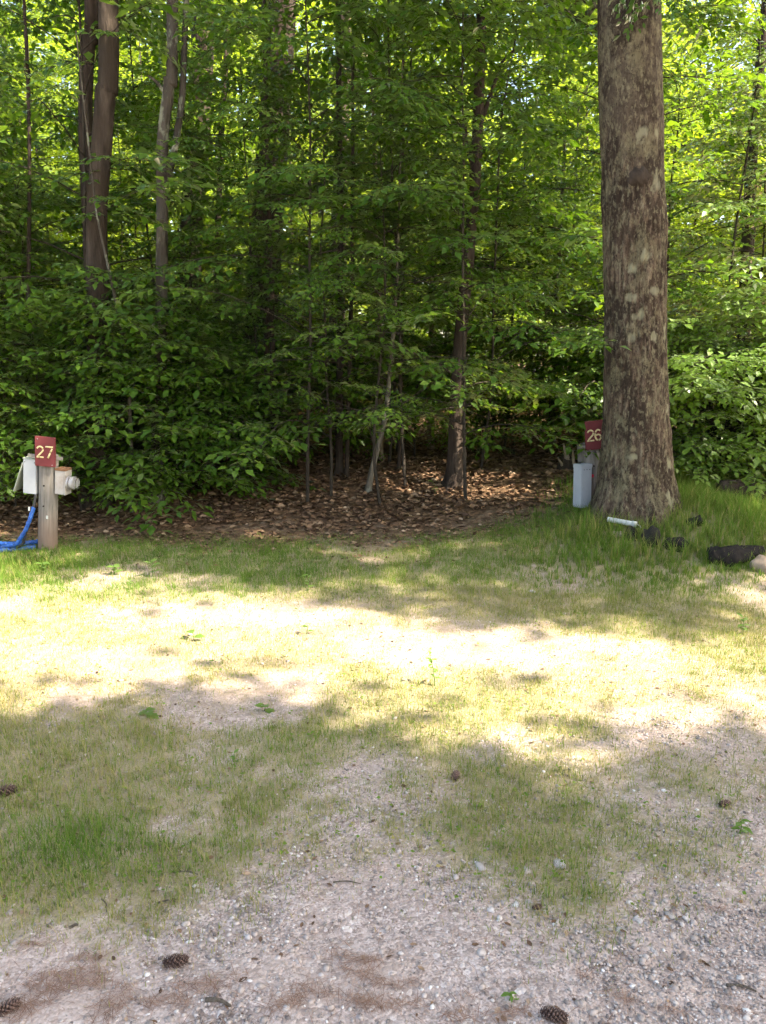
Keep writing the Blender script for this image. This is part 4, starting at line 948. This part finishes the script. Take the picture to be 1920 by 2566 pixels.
def digit(ch, h, x0, z0, parent, y):
    acc = Acc()
    for P in STROKES[ch]: ribbon(acc, np.stack([x0 + P[:, 0] * h, z0 + P[:, 1] * h], -1), 0.135 * h)
    o = obj('digit', acc.mesh('digit'), M['sign_yellow'], parent, (0, y, 0)); o['label'] = 'yellow stencilled digit ' + ch
def round_post(r0, r1, H, wob=0.004, seed=0):
    n, K = 40, 40; z = np.linspace(-0.15, H, n); th = np.arange(K) * 2 * math.pi / K; TH, Z = np.meshgrid(th, z)
    R = (r0 + (r1 - r0) * np.clip(Z / H, 0, 1)) * (1 + 0.03 * (fbm(np.cos(TH) * 2 + 3, Z * 3 + np.sin(TH) * 2, seed) - 0.5)) - 0.003 * (vnoise(TH * 6, Z * 1.5, seed + 2) > 0.78)
    V = np.stack([R * np.cos(TH), R * np.sin(TH), Z], -1).reshape(-1, 3); i = np.arange(n - 1)[:, None] * K; j = np.arange(K)[None]; j2 = (j + 1) % K
    Q = np.stack([i + j, i + j2, i + K + j2, i + K + j], -1).reshape(-1, 4); F = np.concatenate([Q[:, [0, 1, 2]], Q[:, [0, 2, 3]]])
    V = np.concatenate([V, [[0, 0, H + 0.002]]]); F = np.concatenate([F, np.stack([(n - 1) * K + np.arange(K), (n - 1) * K + (np.arange(K) + 1) % K, np.full(K, n * K)], -1)])
    return mesh_np('post', V, F, None, True)
def disc(r, depth, center, axis_='y', seg_=20, name='disc', bev=0.0):
    bm = bmesh.new(); bmesh.ops.create_cone(bm, cap_ends=True, segments=seg_, radius1=r, radius2=r, depth=depth)
    if bev: bmesh.ops.bevel(bm, geom=[e for e in bm.edges if abs(e.verts[0].co.z - e.verts[1].co.z) < 1e-6], offset=bev, segments=2, affect='EDGES')
    if axis_ == 'y': bmesh.ops.rotate(bm, matrix=Matrix.Rotation(math.pi / 2, 3, 'X'), verts=bm.verts)
    if axis_ == 'x': bmesh.ops.rotate(bm, matrix=Matrix.Rotation(math.pi / 2, 3, 'Y'), verts=bm.verts)
    bmesh.ops.translate(bm, vec=center, verts=bm.verts); me = bpy.data.meshes.new(name); bm.to_mesh(me); bm.free(); return me

def post27():
    b = spot(120, 1376); t = thing('campsite_post', 'round wooden post with red number 27 sign, open grey box and meter', 'post', b, math.radians(-3)); t.rotation_euler = (0, math.radians(5.8), math.radians(-3))
    obj('post', round_post(0.077, 0.074, 0.80, seed=3), M['post'], t)
    for z, x in ((0.553, -0.002), (0.382, -0.003)): obj('knot_hole', disc(0.007, 0.012, (x, -0.074, z), name='knot_hole', seg_=9), M['hole'], t)
    obj('white_tag', bevel_box('white_tag', 0.016, 0.008, 0.026, 0.002, (0.026, -0.073, 0.292)), M['white_plastic'], t)
    sg = obj('sign_board', bevel_box('sign_board', 0.166, 0.02, 0.242, 0.003, (0, 0, 0)), M['sign_red'], t, (0.014, -0.088, 0.838)); sg.rotation_euler = (0, math.radians(-1.0), 0)
    digit('2', 0.098, -0.068, -0.052, sg, -0.0115); digit('7', 0.098, 0.008, -0.050, sg, -0.0115)
    for x, z in ((-0.06, 0.10), (0.06, -0.105)): obj('nail', disc(0.0035, 0.004, (x, -0.0115, z), name='nail', seg_=8), M['steel'], sg)
    obj('cross_bar', bevel_box('cross_bar', 0.285, 0.018, 0.027, 0.002, (0.004, -0.066, 0.790)), M['post'], t)
    # open electric box on the left face: body, lip, hinged lid, screws
    bx = obj('electric_box', bevel_box('electric_box', 0.108, 0.12, 0.285, 0.004, (0, 0, 0)), M['box_grey'], t, (-0.130, 0.0, 0.612))
    obj('box_cap', bevel_box('box_cap', 0.116, 0.128, 0.010, 0.003, (-0.001, 0, 0.1475)), M['lid'], bx)
    for x in (-0.04, 0.04): obj('screw', disc(0.004, 0.004, (x, -0.0615, 0.119), name='screw', seg_=8), M['hole'], bx)
    for z in (0.03, -0.03): obj('outlet', disc(0.03, 0.01, (-0.058, 0, z), 'x', name='outlet'), M['black_cord'], bx)
    ld = obj('box_lid', bevel_box('box_lid', 0.010, 0.12, 0.262, 0.003, (0, 0, -0.131)), M['lid'], bx, (-0.058, 0, 0.112)); ld.rotation_euler = (0, math.radians(17), 0)
    # meter socket on the right face
    mb = obj('meter_box', bevel_box('meter_box', 0.078, 0.11, 0.195, 0.003, (0, 0, 0)), M['box_white'], t, (0.117, 0.0, 0.588))
    obj('rusty_top', bevel_box('rusty_top', 0.092, 0.12, 0.016, 0.002, (0.004, 0, 0.1065)), M['rust'], mb)
    obj('front_lip', bevel_box('front_lip', 0.010, 0.118, 0.200, 0.002, (0.0445, 0, -0.001)), M['box_white'], mb)
    mt = obj('meter', disc(0.058, 0.014, (0.0, 0, 0), 'x', 28, 'meter', 0.003), M['steel'], mb, (0.057, 0, 0.0))
    obj('meter_dial', disc(0.045, 0.034, (0.026, 0, 0), 'x', 24, 'meter_dial', 0.004), M['dial'], mt)
    gl = disc(0.053, 0.062, (0.0395, 0, 0), 'x', 28, 'meter_glass', 0.012); obj('meter_glass', gl, M['glass'], mt)
    # cords hang from the box
    P = curve_pts([(-0.075, -0.06, 0.47), (-0.085, -0.08, 0.36), (-0.10, -0.10, 0.27), (-0.125, -0.12, 0.16), (-0.15, -0.12, 0.06), (-0.20, -0.13, 0.02)], 30)
    obj('black_cable', mesh_np('black_cable', *tube(P, 0.011, 10), None, True), M['black_cord'], t)
    obj('cable_tie', bevel_box('cable_tie', 0.012, 0.012, 0.034, 0.002, (-0.112, -0.098, 0.352)), M['white_plastic'], t)
    # blue hose: hangs from the post, then lies in long loops running out to the left
    h = thing('blue_hose', 'shiny blue hose hanging from the number 27 post and coiled on the ground', 'hose', b)
    def hose(P, r, nm, n=90):
        Q = curve_pts(P, n); k = np.arange(n); Q[:, 2] += 0.003 * np.sin(k * 1.3); rr = r * (1 + 0.10 * np.sin(k * 2.1) + 0.06 * np.sin(k * 0.9))
        obj(nm, mesh_np(nm, *tube(Q, rr, 12), None, True), M['blue_hose'], h)
    g = lambda x, y, dz: (x, y, float(terrain(b[0] + x, b[1] + y)) - b[2] + dz)
    hose([(-0.050, -0.075, 0.37), (-0.078, -0.10, 0.28), (-0.11, -0.115, 0.20), (-0.155, -0.12, 0.13), (-0.20, -0.125, 0.075), g(-0.27, -0.13, 0.055), g(-0.38, -0.10, 0.03), g(-0.60, -0.08, 0.025), g(-1.0, -0.02, 0.025)], 0.017, 'hanging_hose')
    hose([g(-0.03, 0.10, 0.05), g(-0.14, 0.03, 0.055), g(-0.30, -0.03, 0.05), g(-0.50, -0.02, 0.055), g(-0.9, 0.06, 0.05)], 0.019, 'hose_loop')
    hose([g(-0.10, -0.01, 0.02), g(-0.22, -0.11, 0.022), g(-0.36, -0.16, 0.022), g(-0.55, -0.17, 0.022), g(-0.9, -0.16, 0.022)], 0.019, 'hose_loop')
    hose([g(-0.30, -0.22, 0.02), g(-0.36, -0.25, 0.02), g(-0.48, -0.29, 0.02), g(-0.7, -0.31, 0.02), g(-1.0, -0.28, 0.02)], 0.017, 'hose_loop')
post27()

def post26():
    Y = 6.78; c = at(1488, 1290, Y); b = np.array([c[0], Y, float(terrain(c[0], Y))])
    ts = at(1470, 1053, Y - 0.1)[2] - b[2]                     # top of the sign above ground
    t = thing('campsite_post', 'grey wooden post with red number 26 sign half hidden by the big oak', 'post', b, math.radians(4)); t.rotation_euler = (0, math.radians(-6.0), math.radians(4))
    ph = ts - 0.20
    obj('post', round_post(0.076, 0.074, ph, seed=8), M['post'], t)
    obj('backing_board', bevel_box('backing_board', 0.05, 0.03, 0.16, 0.003, (-0.085, 0.05, ph - 0.09)), M['post'], t)
    sg = obj('sign_board', bevel_box('sign_board', 0.166, 0.02, 0.252, 0.003), M['sign_red'], t, (0.002, -0.088, ts - 0.126)); sg.rotation_euler = (0, math.radians(0.8), 0)
    digit('2', 0.104, -0.070, -0.052, sg, -0.0115); digit('6', 0.104, -0.004, -0.052, sg, -0.0115)
    obj('cross_bar', bevel_box('cross_bar', 0.235, 0.018, 0.026, 0.002, (-0.01, -0.066, ts - 0.222)), M['post'], t)
    # grey box with a capped top, turned so that two faces show
    zc = at(1440, 1217, Y - 0.15)[2] - b[2]
    bx = obj('electric_box', bevel_box('electric_box', 0.112, 0.115, 0.375, 0.003), M['box_grey'], t, (-0.122, -0.07, zc)); bx.rotation_euler = (0, math.radians(5), math.radians(20))
    obj('box_cap', bevel_box('box_cap', 0.119, 0.122, 0.036, 0.004, (0, 0, 0.178)), M['box_grey'], bx)
    for x in (-0.03, 0.0, 0.03): obj('screw', disc(0.0035, 0.004, (x, -0.0585, 0.150), name='screw', seg_=8), M['hole'], bx)
    obj('red_tag', bevel_box('red_tag', 0.046, 0.006, 0.026, 0.003, (-0.040, -0.0775, ph - 0.285)), M['red_tag'], t)
    for x, z in ((-0.012, ph - 0.20), (0.0, ph - 0.40)): obj('knot_hole', disc(0.007, 0.012, (x, -0.074, z), name='knot_hole', seg_=9), M['hole'], t)
post26()

# ------------------------------------------------------------------ stones, logs and odd things in the grass by the oak
def rock_mesh(rng, sx, sy, sz, name='stone', sub=3, rough=0.22, flat=0.35):
    bm = bmesh.new(); bmesh.ops.create_icosphere(bm, subdivisions=sub, radius=1.0); o = rng.uniform(0, 50, 3)
    for v in bm.verts:
        c = np.array(v.co[:]); k = 1 + rough * 2 * (float(fbm(c[0] * 1.7 + o[0] + c[2], c[1] * 1.7 + o[1] - c[2] * 0.7, 5, 3)) - 0.5)
        q = np.sign(c) * np.abs(c) ** (1 - flat)
        if flat > 0.2: q = q / max(1e-6, np.abs(q).max() ** 0.5)
        v.co = Vector(q * k * np.array([sx, sy, sz]))
    me = bpy.data.meshes.new(name); bm.to_mesh(me); bm.free(); me.polygons.foreach_set('use_smooth', np.ones(len(me.polygons), bool)); return me
def log_mesh(rng, P, r, name, k=18, n=40, rough=0.14):
    Q = curve_pts(P, n); rr = np.interp(np.linspace(0, 1, n), np.linspace(0, 1, len(r)), r); V, F = tube(Q, rr, k, True)
    C = np.repeat(Q, k, 0); ang = np.tile(np.arange(k), n); f = 1 + rough * 2 * (fbm(ang * 0.8, np.repeat(np.arange(n), k) * 0.25, 7, 3) - 0.5)
    V[:len(C)] = C + (V[:len(C)] - C) * f[:, None]; return mesh_np(name, V, F, None, True)
rr_ = np.random.default_rng(400)
def low(u, v, dz=0.0): p = spot(u, v); p[2] += dz; return p
p0, p1, p2 = low(1772, 1412, 0.06), low(1830, 1414, 0.055), low(1905, 1398, 0.05)
o = obj('charred_log', log_mesh(rr_, [p0 - p0, p1 - p0, p2 - p0], (0.055, 0.075, 0.04), 'charred_log', rough=0.4), M['char'], loc=p0); tag(o, 'charred black log lying in the grass at the right edge', 'log')
p = low(1912, 1425, 0.02); tag(obj('stone', rock_mesh(rr_, 0.10, 0.08, 0.07, rough=0.6, flat=0.0), M['stone_tan'], loc=p), 'tan stone beside the charred log at the right edge', 'stone')
for (u, v, sx, sz, lab) in ((1582, 1352, 0.045, 0.06, 'small blackened stone under the end of the white pipe'), (1628, 1368, 0.055, 0.085, 'largest blackened stone upright in the grass by the big oak'), (1692, 1376, 0.075, 0.05, 'low blackened stone in grass between white pipe and charred log'), (1745, 1318, 0.06, 0.05, 'grey stone half sunk in grass behind the blackened stones'), (1550, 1345, 0.05, 0.03, 'brown stone under the white pipe')):
    p = low(u, v, sz * 0.6); tag(obj('stone', rock_mesh(rr_, sx, sx * 0.9, sz, rough=0.85, flat=0.0), M['stone_tan'] if 'brown' in lab else M['stone_dark'], loc=p), lab, 'stone', 'stones in the grass by the big oak')
a_, b_ = low(1522, 1330, 0.09), low(1592, 1338, 0.075); d_ = norm(b_ - a_); L_ = np.linalg.norm(b_ - a_)
pp = thing('white_pipe', 'short white plastic pipe lying in grass below the big oak', 'pipe', a_)
V1, F1 = tube([d_ * 0, d_ * L_ * 0.5, d_ * L_], 0.02, 20, False); V2, F2 = tube([d_ * L_, d_ * L_ * 0.5, d_ * 0], 0.0165, 20, False)
obj('pipe_wall', mesh_np('pipe_wall', *Acc().add(V1, F1).add(V2, F2).get()[:2], None, True), M['white_plastic'], pp)
V1, F1 = tube([d_ * (L_ - 0.03), d_ * (L_ + 0.004)], 0.0235, 20, True); obj('coupling', mesh_np('coupling', V1, F1, None, True), M['white_plastic'], pp)
w0 = b_ + [0.01, 0, 0]; wire = curve_pts([[0, 0, 0], [0.02, -0.02, -0.01], [0.02, -0.03, -0.04], [0.045, -0.05, -0.07]], 12)
tag(obj('cord', mesh_np('cord', *tube(wire, 0.003, 6), None, True), M['white_plastic'], loc=w0), 'thin pale cord trailing from the end of the white pipe', 'cord')
q0, q1, q2 = at(1800, 1238, 7.0), at(1860, 1240, 7.05), at(1990, 1232, 7.15)
for q in (q0, q1, q2): q[2] = float(terrain(q[0], q[1])) + 0.075
tag(obj('fallen_log', log_mesh(rr_, [q0 - q0, q1 - q0, q2 - q0], (0.06, 0.085, 0.10), 'fallen_log'), M['bark_dark'], loc=q0), 'dark fallen log behind the tall grass at right', 'log')
# pale splintered stump seen left of the number 26 post
def stump():
    rng = np.random.default_rng(410); p = at(1418, 1190, 8.6); p[2] = float(terrain(p[0], p[1])); t = thing('broken_stump', 'pale splintered sunlit stump left of the number 26 sign', 'stump', p)
    obj('stump_base', log_mesh(rng, [[0, 0, -0.05], [0.0, 0, 0.08], [0.02, 0, 0.16]], (0.11, 0.09, 0.07), 'stump_base'), M['bark_brown'], t)
    for u, v, u2, v2, w in ((1425, 1165, 1412, 1112, 0.035), (1432, 1168, 1436, 1128, 0.028), (1416, 1170, 1398, 1146, 0.022)):
        a, c = at(u, v + 25, 8.6) - p, at(u2, v2, 8.5) - p
        obj('splinter', log_mesh(rng, [a, (a + c) / 2 + [0.015, 0, 0.01], c], (w, w * 0.9, 0.008), 'splinter', 10, 14, 0.3), M['deadwood'], t)
stump()

# pale stones on the gravel
for (u, v, s, lab) in ((1202, 2172, 0.026, 'white stone in thin grass, left of two pinkish stones'), (1318, 2182, 0.022, 'pinkish upright stone between two flat pale stones'), (1400, 2166, 0.034, 'flat pale stone in the grass right of the pinkish stone'), (1292, 2268, 0.016, 'small white stone left of another at the edge of the grass'), (1326, 2262, 0.015, 'small white stone right of another at the edge of the grass'), (1635, 2384, 0.013, 'bright white pebble on the bare gravel at right'), (1205, 2391, 0.02, 'grey pebble on the gravel near the bottom centre'), (490, 2222, 0.012, 'white pebble left of centre on the thin grass'), (493, 2234, 0.014, 'white pebble just below another left of centre'), (112, 2470, 0.012, 'bright white pebble at the lower left on gravel'), (475, 2362, 0.012, 'small pale pebble above the lone pine cone'), (1558, 2334, 0.018, 'pale stone on the edge of the gravel at right'), (1600, 2310, 0.02, 'larger pale stone among gravel at right'), (1680, 2300, 0.018, 'pale stone in the row of gravel at the right'), (1230, 2284, 0.02, 'flat white stone at the gravel edge right of centre'), (330, 1812, 0.014, 'white pebble at the edge of the shade at left'), (1150, 1466, 0.02, 'white pebble in the green grass right of centre'), (1335, 1484, 0.03, 'pale flat stone in the green grass toward the oak')):
    s *= 0.62; p = low(u, v, -s * 0.05); tag(obj('stone', rock_mesh(np.random.default_rng(int(u + v)), s * 1.3, s, s * 0.65, sub=2, rough=0.9, flat=0.0), M['stone'], loc=p, rotz=u), lab, 'stone', 'pale stones on the ground')

# pine cones: a core with spiralling open scales
def cone_mesh(rng, L=0.075, R=0.022):
    acc = Acc(); z = np.linspace(0, L, 9); acc.add(*tube(np.stack([z - L / 2, 0 * z, 0 * z], -1), 0.45 * R * np.sin(np.linspace(0.5, 2.9, 9)), 8), a=0.0)
    n = 90; k = np.arange(n); t = (k + 0.5) / n; a = k * 2.39996; x = (t - 0.5) * L * 0.95; r = R * (0.55 + 0.6 * np.sin(np.pi * np.clip(t * 0.9 + 0.08, 0, 1)))
    radial = np.stack([0 * a, np.cos(a), np.sin(a)], -1); d = norm(radial + np.array([0.75, 0, 0]) * (0.3 + 0.9 * t)[:, None]); nr = norm(radial * -0.7 + np.array([1.0, 0, 0]))
    tv = np.array([[0.25, -0.10, 0], [0.25, 0.10, 0], [0.8, -0.26, 0.02], [0.8, 0.26, 0.02], [1.05, 0, 0.10], [0.8, 0, -0.09]]); tf = np.array([[0, 2, 1], [1, 2, 3], [2, 4, 3], [2, 5, 4], [3, 4, 5], [0, 5, 2], [1, 3, 5], [0, 1, 5]])
    V, F = stamp(tv, tf, frames(d, nr), np.stack([x - 0.002, 0 * x, 0 * x], -1), r * rng.uniform(0.9, 1.12, n))
    acc.add(V, F, np.tile([0.1, 0.1, 0.6, 0.6, 1.0, 0.4], n) * np.repeat(rng.uniform(0.6, 1.0, n), 6)); return acc.mesh('pine_cone')
for k, (u, v, sc, rz, lab) in enumerate(((440, 2425, 0.86, 0.15, 'lone brown pine cone on the gravel at lower left of centre'), (14, 1992, 1.0, 0.4, 'brown pine cone at the left edge beside green grass'), (18, 2540, 0.8, 0.7, 'dark pine cone in needles at the lower left corner'), (1141, 1955, 0.75, 1.2, 'dark pine cone standing at the edge of the shade right of centre'), (1386, 2560, 0.85, -0.3, 'dark pine cone cut by the bottom edge right of centre'), (1815, 2022, 0.6, 0.3, 'small pine cone in grass near the right edge'), (1345, 2278, 0.4, 0.3, 'tiny dark cone on the edge of the grass right of centre'))):
    p = low(u, v, 0.018 * sc); o = obj('pine_cone', cone_mesh(np.random.default_rng(500 + k)), M['cone'], loc=p, rotz=rz); o.scale = (sc,) * 3; tag(o, lab, 'pine cone', 'pine cones on the ground')
# sticks
for k, (u, v, u2, v2, r, lab) in enumerate(((436, 2192, 496, 2194, 0.003, 'thin grey stick in the thin grass left of centre'), (516, 2516, 578, 2530, 0.006, 'short grey stick on needles at the bottom left'), (174, 2332, 196, 2322, 0.005, 'short dark stick on the gravel at left'), (398, 2268, 440, 2264, 0.0025, 'thin dark twig on gravel above the lone pine cone'), (255, 2255, 268, 2290, 0.0025, 'thin bent twig at left below the green grass'), (835, 2214, 905, 2220, 0.0025, 'thin twig among the grass tufts at centre'), (1820, 2478, 1895, 2490, 0.004, 'dark twig on the gravel at lower right'))):
    a, c = low(u, v, r), low(u2, v2, r); P = curve_pts([a - a, (c - a) * 0.5 + [0.004, 0.006, 0.002], c - a], 10)
    tag(obj('stick', mesh_np('stick', *tube(P, np.linspace(r, r * 0.6, 10), 7), None, True), M['stick'], loc=a), lab, 'stick', 'sticks on the ground')
# broadleaf weeds and seedlings in the grass, each leaf its own piece
WEED_LEAF = [mesh_np('leaf', L8V * np.array([1, w, 1.0]), L8F, {'rnd': np.full(8, r)}, True) for w, r in ((0.9, 0.3), (1.3, 0.7))]
for me in WEED_LEAF: me.materials.append(M['weed'])
def weed(u, v, H, n, leaf, lab, seed, kind=0):
    rng = np.random.default_rng(seed); p = low(u, v); t = thing('weed', lab, 'weed', p, group='weeds in the grass')
    top = np.array([rng.normal(0, 0.1) * H, rng.normal(0, 0.1) * H, H]); P = curve_pts([[0, 0, -0.01], top * 0.5 + [0.006, 0, 0], top], 8)
    obj('stem', mesh_np('stem', *tube(P, np.linspace(0.0028, 0.0012, 8), 5), None, True), M['weed'], t)
    for k in range(n):
        f = 0.25 + 0.75 * (k + 0.5) / n; q = P[min(7, int(f * 7.99))]; a = k * 2.4 + rng.normal(0, 0.3); e = rng.uniform(-0.2, 0.6)
        d = np.array([[math.cos(a) * math.cos(e), math.sin(a) * math.cos(e), math.sin(e)]]); R = frames(d, np.array([[0, -0.2, 1.0]]))[0]
        o = bpy.data.objects.new('leaf', WEED_LEAF[kind]); COL.objects.link(o); o.parent = t; o.matrix_local = Matrix.Translation(Vector(q)) @ Matrix(R.tolist()).to_4x4() @ Matrix.Scale(leaf * rng.uniform(0.7, 1.15), 4)
weed(382, 1446, 0.12, 9, 0.075, 'pale green leafy weed standing in sunlit grass right of the number 27 post', 600)
weed(286, 1442, 0.07, 6, 0.06, 'low broadleaf weed left of the pale weed in the sunlit grass', 601, 1)
weed(108, 1436, 0.08, 6, 0.06, 'small star shaped weed in grass in front of the number 27 post', 602)
weed(1862, 1590, 0.10, 11, 0.05, 'pale green weed in shaded grass near the right edge', 603)
weed(1090, 1720, 0.16, 12, 0.035, 'wispy tall seedling in the bright sunlit grass right of centre', 604)
weed(482, 1606, 0.05, 2, 0.085, 'single big leaved seedling in the bright sunlit patch', 605, 1)
weed(768, 1590, 0.07, 3, 0.055, 'thin seedling in the bright patch left of centre', 606)
weed(662, 1782, 0.03, 3, 0.075, 'low dark leafed seedling at the edge of the foreground shade', 607, 1)
weed(366, 1796, 0.025, 4, 0.06, 'flat pale leaved weed at the left edge of the foreground shade', 608, 1)
weed(770, 1482, 0.12, 5, 0.05, 'upright grassy weed at the far side of the sunny patch', 609)
weed(582, 1912, 0.04, 4, 0.03, 'tiny bright green weed in the foreground shade left of centre', 610)
weed(1850, 2092, 0.05, 6, 0.04, 'bright green weed in foreground grass near the right edge', 611)
weed(1275, 2510, 0.02, 6, 0.025, 'tiny pale green weed on gravel at the bottom', 612)
weed(325, 1478, 0.06, 7, 0.03, 'small feathery weed in the sunlit grass at left', 613)
weed(1090, 1238, 0.12, 5, 0.06, 'single green seedling in the brown leaf litter at centre', 614)
# alike neighbours are told apart by their order from left to right
same = {}
for o in list(COL.objects):
    if o.parent is None and o.get('group') in ('saplings along the front of the wood', 'bright saplings beyond the dark trunks', 'tall background trees'): same.setdefault(o['label'], []).append(o)
for lab, os_ in same.items():
    if len(os_) in (2, 3):
        os_.sort(key=lambda o: o.location.x / o.location.y)
        for o, w in zip(os_, ('left', 'right') if len(os_) == 2 else ('left', 'middle', 'right')): o['label'] = lab + ', ' + w + ' one'
